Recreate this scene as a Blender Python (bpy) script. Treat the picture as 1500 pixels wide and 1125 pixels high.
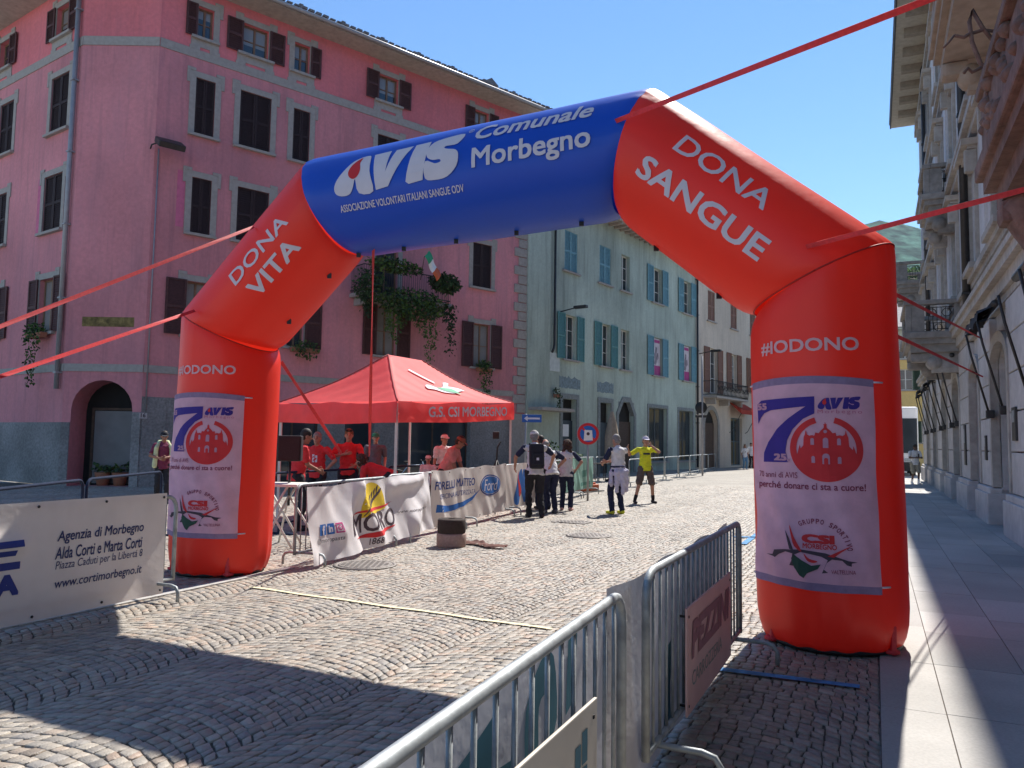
import bpy, bmesh, math, random
import numpy as np
from mathutils import Vector, Matrix
from math import sin, cos, pi, radians as RD
random.seed(7); np.random.seed(7)
for o in list(bpy.data.objects): bpy.data.objects.remove(o)
SC = bpy.context.scene; COL = SC.collection

# ---------------------------------------------------------------- camera, sky, sun, exposure
FP = 1130.0; HC = 1.6
PIT = math.atan((647-562.5)/FP); ROL = RD(.88)
_F = Vector((0, cos(PIT), sin(PIT))); _R0 = Vector((1,0,0)); _U0 = Vector((0,-sin(PIT),cos(PIT)))
_R = _R0*cos(ROL)+_U0*sin(ROL); _U = _U0*cos(ROL)-_R0*sin(ROL)
cam = bpy.data.cameras.new('camera'); camo = bpy.data.objects.new('camera', cam); COL.objects.link(camo)
cam.sensor_width = 36; cam.lens = FP/1500*36; cam.clip_start = .05; cam.clip_end = 20000
m = Matrix.Identity(4)
for i in range(3): m[i][0] = _R[i]; m[i][1] = _U[i]; m[i][2] = -_F[i]
m[2][3] = HC; camo.matrix_world = m; SC.camera = camo
SUN_AZ, SUN_EL = RD(27.2), RD(51.8)
w = bpy.data.worlds.new('World'); SC.world = w; w.use_nodes = True
nt = w.node_tree; sky = nt.nodes.new('ShaderNodeTexSky'); sky.sky_type = 'NISHITA'; sky.sun_disc = False
sky.sun_elevation = SUN_EL; sky.sun_rotation = SUN_AZ; sky.altitude = 300; sky.air_density = 1.0; sky.dust_density = 0; sky.ozone_density = 3.0
hs = nt.nodes.new('ShaderNodeHueSaturation'); hs.inputs['Saturation'].default_value = 1.17; hs.inputs['Hue'].default_value = .5
nt.links.new(sky.outputs[0], hs.inputs['Color']); nt.links.new(hs.outputs[0], nt.nodes['Background'].inputs[0]); nt.nodes['Background'].inputs[1].default_value = .115
sl = bpy.data.lights.new('sun', 'SUN'); sl.energy = 5.0; sl.angle = RD(.53); sl.color = (1,.95,.88)
so = bpy.data.objects.new('sun', sl); COL.objects.link(so)
SDIR = Vector((sin(SUN_AZ)*cos(SUN_EL), cos(SUN_AZ)*cos(SUN_EL), sin(SUN_EL)))
so.rotation_euler = SDIR.to_track_quat('Z','Y').to_euler(); so.location = SDIR*40
SC.view_settings.view_transform = 'Standard'; SC.view_settings.look = 'None'; SC.view_settings.gamma = 1
SC.view_settings.exposure = .72
SC.cycles.max_bounces = 6; SC.cycles.diffuse_bounces = 4; SC.cycles.transparent_max_bounces = 8

# ---------------------------------------------------------------- materials
MT = {}
def mat(name, col, rough=.75, var=.12, scale=5, bump=0., bscale=80, metal=0., spec=.4, detail=4, var2=0., scale2=.6, sheen=0, trans=0):
    if name in MT: return MT[name]
    m = bpy.data.materials.new(name); m.use_nodes = True; t = m.node_tree; N = t.nodes; L = t.links
    b = N['Principled BSDF']; b.inputs['Roughness'].default_value = rough; b.inputs['Metallic'].default_value = metal
    b.inputs['Specular IOR Level'].default_value = spec
    tc = N.new('ShaderNodeTexCoord'); n1 = N.new('ShaderNodeTexNoise'); n1.inputs['Scale'].default_value = scale; n1.inputs['Detail'].default_value = detail
    L.new(tc.outputs['Object'], n1.inputs['Vector'])
    r = N.new('ShaderNodeMapRange'); r.inputs[1].default_value = .3; r.inputs[2].default_value = .7
    r.inputs[3].default_value = 1-var; r.inputs[4].default_value = 1+var; L.new(n1.outputs[0], r.inputs[0])
    v = r.outputs[0]
    if var2:
        n2 = N.new('ShaderNodeTexNoise'); n2.inputs['Scale'].default_value = scale2; n2.inputs['Detail'].default_value = 6; L.new(tc.outputs['Object'], n2.inputs['Vector'])
        r2 = N.new('ShaderNodeMapRange'); r2.inputs[1].default_value = .35; r2.inputs[2].default_value = .65; r2.inputs[3].default_value = 1-var2; r2.inputs[4].default_value = 1+var2*.6
        L.new(n2.outputs[0], r2.inputs[0]); mu = N.new('ShaderNodeMath'); mu.operation = 'MULTIPLY'; L.new(v, mu.inputs[0]); L.new(r2.outputs[0], mu.inputs[1]); v = mu.outputs[0]
    mx = N.new('ShaderNodeVectorMath'); mx.operation = 'SCALE'; mx.inputs[0].default_value = col[:3]; L.new(v, mx.inputs['Scale']); L.new(mx.outputs[0], b.inputs['Base Color'])
    if bump:
        n3 = N.new('ShaderNodeTexNoise'); n3.inputs['Scale'].default_value = bscale; n3.inputs['Detail'].default_value = 3; L.new(tc.outputs['Object'], n3.inputs['Vector'])
        bp = N.new('ShaderNodeBump'); bp.inputs['Strength'].default_value = bump; bp.inputs['Distance'].default_value = .02; L.new(n3.outputs[0], bp.inputs['Height']); L.new(bp.outputs[0], b.inputs['Normal'])
    if trans:
        tr = N.new('ShaderNodeBsdfTranslucent'); L.new(mx.outputs[0], tr.inputs[0]); ms = N.new('ShaderNodeMixShader'); ms.inputs[0].default_value = trans
        L.new(b.outputs[0], ms.inputs[1]); L.new(tr.outputs[0], ms.inputs[2]); L.new(ms.outputs[0], N['Material Output'].inputs[0])
    MT[name] = m; return m
def plaster(name, col, stain, amt=.5, scale=1.2):
    """painted plaster: fine mottling, cloudy fading and vertical weather streaks"""
    m = mat(name, col, .92, .07, 9, .25, 40, spec=.15)
    t = m.node_tree; N = t.nodes; L = t.links; b = N['Principled BSDF']; src = b.inputs['Base Color'].links[0].from_socket
    tc = N.new('ShaderNodeTexCoord'); mp = N.new('ShaderNodeMapping'); mp.inputs['Scale'].default_value = (1,1,.28); L.new(tc.outputs['Object'], mp.inputs[0])
    n = N.new('ShaderNodeTexNoise'); n.inputs['Scale'].default_value = scale; n.inputs['Detail'].default_value = 8; n.inputs['Roughness'].default_value = .65; L.new(mp.outputs[0], n.inputs['Vector'])
    r = N.new('ShaderNodeMapRange'); r.inputs[1].default_value = .45; r.inputs[2].default_value = .72; r.inputs[3].default_value = 0; r.inputs[4].default_value = amt; L.new(n.outputs[0], r.inputs[0])
    x=N.new('ShaderNodeMix'); x.data_type = 'RGBA'; L.new(r.outputs[0], x.inputs[0]); L.new(src, x.inputs[6]); x.inputs[7].default_value = (*stain,1)
    mp2 = N.new('ShaderNodeMapping'); mp2.inputs['Scale'].default_value = (2.6,2.6,.16); L.new(tc.outputs['Object'], mp2.inputs[0])       # rain streaks
    n2 = N.new('ShaderNodeTexNoise'); n2.inputs['Scale'].default_value = 1.6; n2.inputs['Detail'].default_value = 7; n2.inputs['Roughness'].default_value = .7; L.new(mp2.outputs[0], n2.inputs['Vector'])
    r2 = N.new('ShaderNodeMapRange'); r2.inputs[1].default_value = .5; r2.inputs[2].default_value = .78; r2.inputs[3].default_value = 0; r2.inputs[4].default_value = amt*1.1; L.new(n2.outputs[0], r2.inputs[0])
    x2=N.new('ShaderNodeMix'); x2.data_type = 'RGBA'; L.new(r2.outputs[0], x2.inputs[0]); L.new(x.outputs[2], x2.inputs[6]); x2.inputs[7].default_value = (*[q*.72 for q in stain],1)
    n3 = N.new('ShaderNodeTexNoise'); n3.inputs['Scale'].default_value = .22; n3.inputs['Detail'].default_value = 5; L.new(tc.outputs['Object'], n3.inputs['Vector'])       # broad fading
    r3 = N.new('ShaderNodeMapRange'); r3.inputs[1].default_value = .35; r3.inputs[2].default_value = .65; r3.inputs[3].default_value = .84; r3.inputs[4].default_value = 1.12; L.new(n3.outputs[0], r3.inputs[0])
    sc = N.new('ShaderNodeVectorMath'); sc.operation = 'SCALE'; L.new(x2.outputs[2], sc.inputs[0]); L.new(r3.outputs[0], sc.inputs['Scale']); L.new(sc.outputs[0], b.inputs['Base Color'])
    return m
def glass(name, col=(.03,.04,.05), rough=.06):
    m = mat(name, col, rough, .1, 2, spec=.9); return m

PINK = plaster('pink plaster', (.66,.262,.285), (.50,.235,.27), .6)
PINKTOP = plaster('pink plaster under the eaves', (.75,.215,.235), (.62,.215,.255), .4)
STONEG = mat('grey trim stone', (.37,.335,.305), .9, .1, 8, .2)
PLINTH = mat('grey rough plinth render', (.25,.235,.23), .95, .25, 14, .8, 30, var2=.25)
GREEN = plaster('sage green plaster', (.46,.53,.455), (.28,.315,.27), .6, 1.0)
CREAM = plaster('cream plaster', (.62,.53,.43), (.45,.38,.31), .4)
WHITEW = plaster('pale grey facade render', (.60,.58,.585), (.45,.42,.42), .4)
RSTONE = mat('facade stone trim', (.41,.375,.34), .9, .15, 6, .3, 30, var2=.2)
RUST = mat('reddish brown carved stone', (.165,.115,.095), .9, .25, 7, .8, 25, var2=.3)
RUSTIC = mat('rusticated pale stone', (.51,.485,.475), .9, .1, 5, .3, 30, var2=.15)
YELLOW = plaster('yellow plaster', (.70,.50,.20), (.6,.42,.2), .3)
SHUT_BR = mat('dark brown shutter wood', (.085,.033,.032), .7, .2, 12)
SHUT_DK = mat('old brown shutter wood with recess shade', (.032,.016,.017), .75, .2, 12)  # closed leaves: old wood, with the shade of the recess put into the colour
SHUT_MID = mat('mid brown shutter wood', (.24,.12,.08), .75, .2, 12)
SHUT_BLUE = mat('light blue shutter paint', (.16,.33,.38), .6, .15, 10)
SHUT_TEAL = mat('teal green shutter paint', (.10,.26,.25), .6, .15, 10)
FRAMEW = mat('white window paint', (.66,.64,.58), .6, .08, 6)
FRAMEB = mat('brown window frame', (.22,.13,.08), .6, .2, 9)
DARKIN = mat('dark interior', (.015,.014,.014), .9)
GLASS = glass('dark window glass')
GLASSB = glass('curtained window glass', (.24,.24,.23), .2)
WOODD = mat('dark door wood', (.075,.045,.03), .7, .25, 9)
SLATE = mat('grey roof slate', (.20,.19,.19), .85, .3, 5, .6, 12)
SOFFIT = mat('timber soffit', (.42,.36,.31), .85, .15, 6)
PIPEG = mat('grey metal pipe', (.34,.33,.34), .5, .1, 5, metal=.3)
PIPEB = mat('black metal', (.03,.028,.028), .5, .2, 9, spec=.5)
IRON = mat('dark iron', (.045,.04,.038), .6, .3, 9, metal=.3)
GALV = mat('galvanised steel', (.34,.365,.375), .58, .25, 14, .05, 60, metal=.5, spec=.35)
RED = mat('red inflatable fabric', (.88,.045,.022), .40, .05, 1.2, .16, 7, spec=.45, trans=.27)
BLUE = mat('blue inflatable fabric', (.007,.075,.54), .38, .05, 1.2, .14, 7, spec=.38, trans=.10)
LETW = mat('white print', (.66,.60,.66), .7, .04, 6)
BANP = mat('sheer pinkish white banner cloth', (.69,.39,.49), .85, .1, 7, .15, 30, trans=.1)
BANH = mat('grey banner hem', (.27,.18,.29), .85, .12, 20)
PURP = mat('violet blue print', (.045,.022,.22), .8, .06, 8)
REDP = mat('red print', (.62,.03,.035), .8, .06, 8)
PINKP = mat('pink cutout print', (.50,.24,.33), .8, .06, 8)
MAROON = mat('maroon print', (.24,.03,.075), .8, .06, 8)
CHAR = mat('charcoal print', (.07,.045,.06), .8, .1, 8)
TENT = mat('red gazebo canvas', (.90,.13,.13), .6, .06, 4, .15, 12, trans=.5)
VINYL = mat('white vinyl banner', (.78,.745,.75), .6, .06, 3, .1, 15, spec=.4, trans=.1)
VINYLC = mat('cream vinyl banner', (.75,.69,.65), .6, .06, 3, .1, 15, spec=.4, trans=.1)
NAVY = mat('navy print', (.03,.04,.14), .7, .05, 6)
BLUEP = mat('bright blue print', (.02,.13,.45), .7, .05, 6)
TEALP = mat('teal blue print', (.05,.16,.22), .7, .1, 6)
YELP = mat('yellow print', (.70,.50,.03), .7, .05, 6)
GREENP = mat('green print', (.03,.32,.16), .7, .05, 6)
WHITE = mat('clean white', (.78,.77,.75), .6, .04, 6)
HAIRBLK = None
BLACK = mat('black plastic', (.018,.018,.02), .55, .2, 20)
STRAP = mat('red webbing', (.70,.05,.06), .6, .12, 30, .1, 200, trans=.2)
BOARDC = mat('cream sign board', (.58,.53,.46), .5, .08, 4)
BOARDP = mat('pinkish sign board', (.80,.50,.47), .45, .08, 4)
LEAF = mat('leaf green', (.055,.11,.03), .7, .4, 8, trans=.2)
LEAF2 = mat('dark leaf green', (.025,.05,.02), .8, .4, 8)
LEAF3 = mat('light leaf green', (.11,.19,.04), .7, .3, 8, trans=.25)
TERRA = mat('terracotta', (.36,.15,.09), .85, .15, 8)

# ---------------------------------------------------------------- mesh helpers
class MB:
    def __init__(s, M=None): s.v=[]; s.f=[]; s.mi=[]; s.M=M; s.smooth=[]
    def add(s, vs, fs, mi=0, sm=False, M=None):
        n=len(s.v); T=M if M is not None else s.M
        if M is not None and s.M is not None: T=s.M@M
        for p in vs: s.v.append(tuple(T@Vector(p)) if T is not None else tuple(p))
        for f in fs: s.f.append([i+n for i in f]); s.mi.append(mi); s.smooth.append(sm)
    def box(s,x0,x1,y0,y1,z0,z1,mi=0,M=None):
        s.add([(x0,y0,z0),(x1,y0,z0),(x1,y1,z0),(x0,y1,z0),(x0,y0,z1),(x1,y0,z1),(x1,y1,z1),(x0,y1,z1)],
              [(0,3,2,1),(4,5,6,7),(0,1,5,4),(1,2,6,5),(2,3,7,6),(3,0,4,7)],mi,False,M)
    def bevbox(s,x0,x1,y0,y1,z0,z1,b,mi=0,M=None,top_only=False):
        bm=bmesh.new(); bmesh.ops.create_cube(bm,size=1)
        for v in bm.verts: v.co=Vector(((x0+x1)/2+v.co.x*(x1-x0),(y0+y1)/2+v.co.y*(y1-y0),(z0+z1)/2+v.co.z*(z1-z0)))
        bmesh.ops.bevel(bm,geom=list(bm.edges),offset=b,segments=2,profile=.6,affect='EDGES'); s.addbm(bm,mi,M)
    def addbm(s,bm,mi=0,M=None,sm=False):
        bm.verts.index_update(); s.add([v.co.copy() for v in bm.verts],[[v.index for v in f.verts] for f in bm.faces],mi,sm,M); bm.free()
    def quad(s,a,b,c,d,mi=0): s.add([a,b,c,d],[(0,1,2,3)],mi)
    def tube(s,path,r,n=8,mi=0,caps=True,r2=None,flat=None):
        pts=[Vector(p) for p in path]; rings=[]; up=None; N=len(pts)
        for i,p in enumerate(pts):
            d=(pts[min(i+1,N-1)]-pts[max(i-1,0)]).normalized()
            if up is None:
                up=Vector((0,0,1)) if abs(d.z)<.9 else Vector((1,0,0))
            e1=(up-d*up.dot(d)).normalized(); up=e1; e2=d.cross(e1)
            rr=r if r2 is None else r+(r2-r)*i/max(1,N-1)
            rings.append([p+(e1*cos(2*pi*k/n)+e2*sin(2*pi*k/n))*rr for k in range(n)])
        vs=[q for R_ in rings for q in R_]
        fs=[(i*n+k,i*n+(k+1)%n,(i+1)*n+(k+1)%n,(i+1)*n+k) for i in range(N-1) for k in range(n)]
        if caps: fs+= [tuple(range(n))[::-1],tuple((N-1)*n+k for k in range(n))]
        s.add(vs,fs,mi,True)
    def lathe(s,prof,n=16,c=(0,0,0),mi=0,M=None,sm=True):
        vs=[(c[0]+r*cos(2*pi*k/n),c[1]+r*sin(2*pi*k/n),c[2]+z) for r,z in prof for k in range(n)]
        P=len(prof); fs=[(i*n+k,i*n+(k+1)%n,(i+1)*n+(k+1)%n,(i+1)*n+k) for i in range(P-1) for k in range(n)]
        fs+=[tuple(range(n))[::-1],tuple((P-1)*n+k for k in range(n))]
        s.add(vs,fs,mi,sm,M)
    def prism(s,pts,y0,y1,mi=0,M=None):
        """outline in x,z extruded along y"""
        n=len(pts); vs=[(x,y0,z) for x,z in pts]+[(x,y1,z) for x,z in pts]
        fs=[tuple(range(n)),tuple(range(2*n-1,n-1,-1))]+[(i,i+n,(i+1)%n+n,(i+1)%n) for i in range(n)]
        s.add(vs,fs,mi,False,M)
    def build(s,name,mats,parent=None,label=None,cat=None,group=None,kind=None):
        me=bpy.data.meshes.new(name); me.from_pydata(s.v,[],s.f)
        if not isinstance(mats,(list,tuple)): mats=[mats]
        for q in mats: me.materials.append(q)
        me.polygons.foreach_set('material_index',s.mi); me.polygons.foreach_set('use_smooth',s.smooth); me.update()
        return link(name,me,parent,label,cat,group,kind)
def tag(o,label=None,cat=None,group=None,kind=None):
    if label: o['label']=label
    if cat: o['category']=cat
    if group: o['group']=group
    if kind: o['kind']=kind
    return o
def link(name,me,parent=None,label=None,cat=None,group=None,kind=None,local=False):
    o=bpy.data.objects.new(name,me); COL.objects.link(o)
    if parent is not None:
        o.parent=parent
        if not local and parent.type=='EMPTY': o.matrix_parent_inverse=parent.matrix_basis.inverted()
    return tag(o,label,cat,group,kind)
def empty(name,loc,label,cat,group=None,rz=0):
    loc=tuple(loc) if len(loc)>2 else (loc[0],loc[1],0)
    o=bpy.data.objects.new(name,None); o.empty_display_size=.2; COL.objects.link(o); o.location=loc; o.rotation_euler=(0,0,rz)
    o.matrix_basis=Matrix.Translation(Vector(loc))@Matrix.Rotation(rz,4,'Z')
    return tag(o,label,cat,group)
def copy_tree(o,parent=None):
    c=o.copy(); COL.objects.link(c)
    if parent is not None: c.parent=parent
    for ch in [q for q in bpy.data.objects if q.parent==o]: copy_tree(ch,c)
    return c
def lerp(a,b,t): return a+(b-a)*t

# 2-D outlines / lettering -> mesh laid on a mapped surface
def spline_smooth(pts,k=4):
    out=[]; n=len(pts)
    for i in range(n):
        p0,p1,p2,p3=[Vector(pts[(i+j-1)%n]) for j in range(4)]
        for q in range(k):
            t=q/k; out.append(tuple(.5*((2*p1)+(p2-p0)*t+(2*p0-5*p1+4*p2-p3)*t*t+(3*p1-p0-3*p2+p3)*t**3)))
    return out
def circ(cx,cy,r,n=40,a0=0,a1=2*pi,ry=None):
    full=abs(a1-a0-2*pi)<1e-6
    return [(cx+r*cos(a0+(a1-a0)*i/(n if full else n-1)),cy+(ry or r)*sin(a0+(a1-a0)*i/(n if full else n-1))) for i in range(n)]
def arcband(cx,cy,r0,r1,a0,a1,n=30): return circ(cx,cy,r1,n,a0,a1)+circ(cx,cy,r0,n,a0,a1)[::-1]
def _flat_from_curve(cu):
    o=bpy.data.objects.new('tmp',cu); COL.objects.link(o); bpy.context.view_layer.update()
    dg=bpy.context.evaluated_depsgraph_get(); me=bpy.data.meshes.new_from_object(o.evaluated_get(dg)); bpy.data.objects.remove(o)
    bm=bmesh.new(); bm.from_mesh(me); bpy.data.meshes.remove(me); return bm
def poly2d(loops):
    cu=bpy.data.curves.new('tmp','CURVE'); cu.dimensions='2D'; cu.fill_mode='BOTH'
    for lp in loops:
        sp=cu.splines.new('POLY'); sp.points.add(len(lp)-1); sp.use_cyclic_u=True
        for i,p in enumerate(lp): sp.points[i].co=(p[0],p[1],0,1)
    return _flat_from_curve(cu)
def text2d(txt,size=1,bold=0,shear=0,spacing=1,width=None,height=None,x=0,y=0,align='LEFT',rot=0):
    """text flattened to a bmesh; scaled so that its box is width x height when given; (x,y) = lower left"""
    cu=bpy.data.curves.new('tmp','FONT'); cu.body=txt; cu.size=size; cu.shear=shear; cu.space_character=spacing; cu.fill_mode='BOTH'; cu.resolution_u=3
    bm=_flat_from_curve(cu)
    if not bm.verts: return bm
    if bold:
        me=bpy.data.meshes.new('tmp'); bm.to_mesh(me)
        for q,(dx,dy) in enumerate(((1,1),(-1,1),(1,-1),(-1,-1)) if bold<.03 else ((1,1),(-1,1),(1,-1),(-1,-1),(1,0),(-1,0),(0,1),(0,-1))):
            k0=len(bm.verts); bm.from_mesh(me); bm.verts.ensure_lookup_table()
            for v in bm.verts[k0:]: v.co+=Vector((dx*bold*size,dy*bold*size,(q+1)*.0003))
        bpy.data.meshes.remove(me)
    xs=[v.co.x for v in bm.verts]; ys=[v.co.y for v in bm.verts]; x0,x1,y0,y1=min(xs),max(xs),min(ys),max(ys)
    sx=width/(x1-x0) if width else None; sy=height/(y1-y0) if height else None
    sx=sx or sy or 1; sy=sy or sx
    for v in bm.verts:
        q=Vector(((v.co.x-x0)*sx,(v.co.y-y0)*sy)); q-=Vector(((x1-x0)*sx*{'LEFT':0,'CENTER':.5,'RIGHT':1}[align],0))
        if rot: q=Vector((q.x*cos(rot)-q.y*sin(rot),q.x*sin(rot)+q.y*cos(rot)))
        v.co=Vector((x+q.x,y+q.y,v.co.z))
    return bm
def decal(bms,mapf,name,m,parent,off=.004,grid=.08,mb=None,join=False):
    if name=='lettering' and isinstance(bms,list) and len(bms)>1 and not join:      # every line of text a part of its own
        for q in bms: r=decal(q,mapf,name,m,parent,off,grid)
        return r
    own=mb is None
    if own: mb=MB()
    if not isinstance(bms,list): bms=[bms]
    for bm in bms:
        if not bm.verts: bm.free(); continue
        if grid:
            for ax in (0,1):
                c=[v.co[ax] for v in bm.verts]; a,b=min(c),max(c); k=math.floor(a/grid)+1
                while k*grid<b:
                    pt=[0,0,0]; pt[ax]=k*grid; no=[0,0,0]; no[ax]=1
                    bmesh.ops.bisect_plane(bm,geom=bm.verts[:]+bm.edges[:]+bm.faces[:],plane_co=pt,plane_no=no); k+=1
        bm.verts.index_update()
        mb.add([mapf(v.co.x,v.co.y,off+v.co.z) for v in bm.verts],[[v.index for v in f.verts] for f in bm.faces],0,False)
        bm.free()
    return mb.build(name,m,parent) if own else mb

# pixel of the photograph -> world, used only to read off where real things stand
def ray(px,py): return _F+_R*((px-750)/FP)-_U*((py-562.5)/FP)
def G(px,py,z=0): d=ray(px,py); t=(z-HC)/d.z; return Vector((d.x*t,d.y*t,z))
def AT(px,py,Y): d=ray(px,py); t=Y/d.y; return Vector((d.x*t,Y,HC+d.z*t))
ST=RD(25.2); SD=Vector((sin(ST),cos(ST),0)); WD=Vector((cos(ST),-sin(ST),0)); ZV=Vector((0,0,1))   # along the street / to its right
def SW(s,w,z=0): return SD*s+WD*w+ZV*z
MSW=Matrix(((WD.x,SD.x,0,0),(WD.y,SD.y,0,0),(0,0,1,0),(0,0,0,1)))     # local x = w, y = s
def frame(o,deg):
    a=RD(deg); X=Vector((sin(a),cos(a),0)); Y=Vector((-X.y,X.x,0))
    return Matrix(((X.x,Y.x,0,o[0]),(X.y,Y.y,0,o[1]),(0,0,1,0),(0,0,0,1)))
def onfac(Mf,px,py,y=0):
    I=Mf.inverted(); c=I@Vector((0,0,HC)); d=I.to_3x3()@ray(px,py); t=(y-c.y)/d.y; p=c+d*t; return p.x,p.z

# ---------------------------------------------------------------- ground
def cobbles():
    W=1.5; TH=RD(40); R=W/2/math.sin(TH); p=.084; n=20; rows=int(31/p); P=[]; rng=np.random.default_rng(3)
    for b in range(16):
        wb=-.004-(b+.5)*W
        k=np.arange(-10,rows)
        th=np.tile(np.linspace(-TH,TH,n+1),(len(k),1)); th[:,1:-1]+=rng.uniform(-.22,.22,(len(k),n-1))*(2*TH/n)
        for j in range(n):
            c=[]
            for dk,t in ((0,th[:,j]),(0,th[:,j+1]),(1,th[:,j+1]),(1,th[:,j])):
                c.append(np.stack([wb+R*np.sin(t),(k+dk)*p+R*np.cos(t)],1))
            P.append(np.stack(c,1))
    Q=np.concatenate(P)                                        # n,4,2 (w,s)
    ctr=Q.mean(1); X=ctr[:,0]*WD.x+ctr[:,1]*SD.x; Y=ctr[:,0]*WD.y+ctr[:,1]*SD.y
    d=Y*_F.y+(-HC)*_F.z; u=750+FP*(X*_R.x+Y*_R.y-HC*_R.z)/np.maximum(d,.1); v=562.5-FP*(X*_U.x+Y*_U.y-HC*_U.z)/np.maximum(d,.1)
    keep=(d>.5)&(u>-500)&(u<1900)&(v<1500)&(ctr[:,1]<31)
    Q=Q[keep]; ctr=ctr[keep]; N=len(Q)
    Q=Q+rng.normal(0,.0048,Q.shape)
    def shrink(Q,g):
        e=Q-ctr[:,None,:]; L=np.linalg.norm(e,axis=2,keepdims=True); return ctr[:,None,:]+e*np.maximum(L-g,.01)/L
    g=rng.uniform(.0035,.0075,(N,1,1))
    r0=shrink(Q,g); r2=shrink(Q,g+.006)
    dz=rng.normal(0,.0016,(N,1)); tilt=rng.normal(0,.02,(N,2)); e=(r2-ctr[:,None,:]); zt=dz+e[:,:,0]*tilt[:,:1]+e[:,:,1]*tilt[:,1:]
    def to3(q,z): return np.stack([q[:,:,0]*WD.x+q[:,:,1]*SD.x,q[:,:,0]*WD.y+q[:,:,1]*SD.y,z],2)
    V=np.concatenate([to3(r0,np.full((N,4),-.028)),to3(r0,zt-.0045),to3(r2,zt)],1).reshape(-1,3)
    f=[]
    for a in (0,4):
        for i in range(4): f.append((a+i,a+(i+1)%4,a+4+(i+1)%4,a+4+i))
    f.append((8,9,10,11)); f=np.array(f); Fc=(f[None]+np.arange(N)[:,None,None]*12).reshape(-1,4)
    me=bpy.data.meshes.new('street_cobbles'); me.vertices.add(len(V)); me.vertices.foreach_set('co',V.ravel().astype(np.float32))
    me.loops.add(Fc.size); me.loops.foreach_set('vertex_index',Fc.ravel().astype(np.int32)); me.polygons.add(len(Fc))
    me.polygons.foreach_set('loop_start',np.arange(0,Fc.size,4,dtype=np.int32)); me.update(calc_edges=True)
    base=np.array([[.315,.275,.225],[.285,.258,.22],[.33,.272,.215],[.35,.268,.205],[.25,.23,.205],[.33,.295,.245]])
    col=base[rng.choice(6,N,p=[.28,.22,.16,.07,.1,.17])]*rng.normal(1,.11,(N,1)); col=np.clip(col,.08,.6)
    at=me.attributes.new('tone','FLOAT_COLOR','FACE'); at.data.foreach_set('color',np.repeat(np.concatenate([col,np.ones((N,1))],1),9,0).ravel().astype(np.float32))
    m=mat('porphyry setts',(1,1,1),.5,.16,28,.35,90,spec=.45); t=m.node_tree; N_=t.nodes; b=N_['Principled BSDF']
    src=b.inputs['Base Color'].links[0].from_socket; a=N_.new('ShaderNodeAttribute'); a.attribute_name='tone'
    tc=N_.new('ShaderNodeTexCoord'); nn=N_.new('ShaderNodeTexNoise'); nn.inputs['Scale'].default_value=.7; nn.inputs['Detail'].default_value=5; t.links.new(tc.outputs['Object'],nn.inputs[0])
    mr=N_.new('ShaderNodeMapRange'); mr.inputs[1].default_value=.3; mr.inputs[2].default_value=.7; mr.inputs[3].default_value=.82; mr.inputs[4].default_value=1.12; t.links.new(nn.outputs[0],mr.inputs[0])
    x=N_.new('ShaderNodeVectorMath'); x.operation='MULTIPLY'; t.links.new(src,x.inputs[0]); t.links.new(a.outputs['Color'],x.inputs[1])
    x2=N_.new('ShaderNodeVectorMath'); x2.operation='SCALE'; t.links.new(x.outputs[0],x2.inputs[0]); t.links.new(mr.outputs[0],x2.inputs['Scale']); t.links.new(x2.outputs[0],b.inputs['Base Color'])
    me.materials.append(m); link('street_cobbles',me,kind='structure')
cobbles()
FARS=mat('distant setts',(.30,.275,.24),.75,.25,11,.5,14,var2=.12,spec=.3)
JOINT=mat('dark sandy joints',(.10,.085,.07),.95,.3,40,.3,60)
mb=MB(); mb.quad((-4000,-600,-.016),(4000,-600,-.016),(4000,6000,-.016),(-4000,6000,-.016)); mb.build('street',FARS,kind='structure')
mb=MB(MSW); mb.quad((-26,-1,-.011),(-.015,-1,-.011),(-.015,30.5,-.011),(-26,30.5,-.011)); mb.build('street_bed',JOINT,kind='structure')
# pavement of long granite slabs along the right-hand building
SLAB=mat('granite paving slabs',(.40,.385,.36),.75,.08,60,.15,150,spec=.35,var2=.12,scale2=1.1)
def sidewalk():
    mb=MB(MSW); rng=random.Random(5); cols=[0,.36,.93,1.5,2.0,2.6]; mats=[SLAB,mat('granite slab paler',(.44,.425,.40),.72,.08,60,.15,150,var2=.12),mat('granite slab darker',(.36,.35,.33),.75,.08,60,.15,150,var2=.12)]
    for a,b in zip(cols[:-1],cols[1:]):
        s=-.6+rng.random()*.6
        while s<60:
            L=rng.uniform(.75,1.35); g=.0035; dz=rng.uniform(-.001,.001)
            mb.box(a+g,b-g,s+g,s+L-g,-.06,.012+dz,rng.choice([0,0,1,2])); s+=L
    mb.build('sidewalk',mats,kind='structure')
    mb=MB(MSW); mb.quad((0,-1,.004),(2.6,-1,.004),(2.6,60,.004),(0,60,.004)); mb.build('sidewalk_bed',JOINT,kind='structure')
sidewalk()
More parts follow.
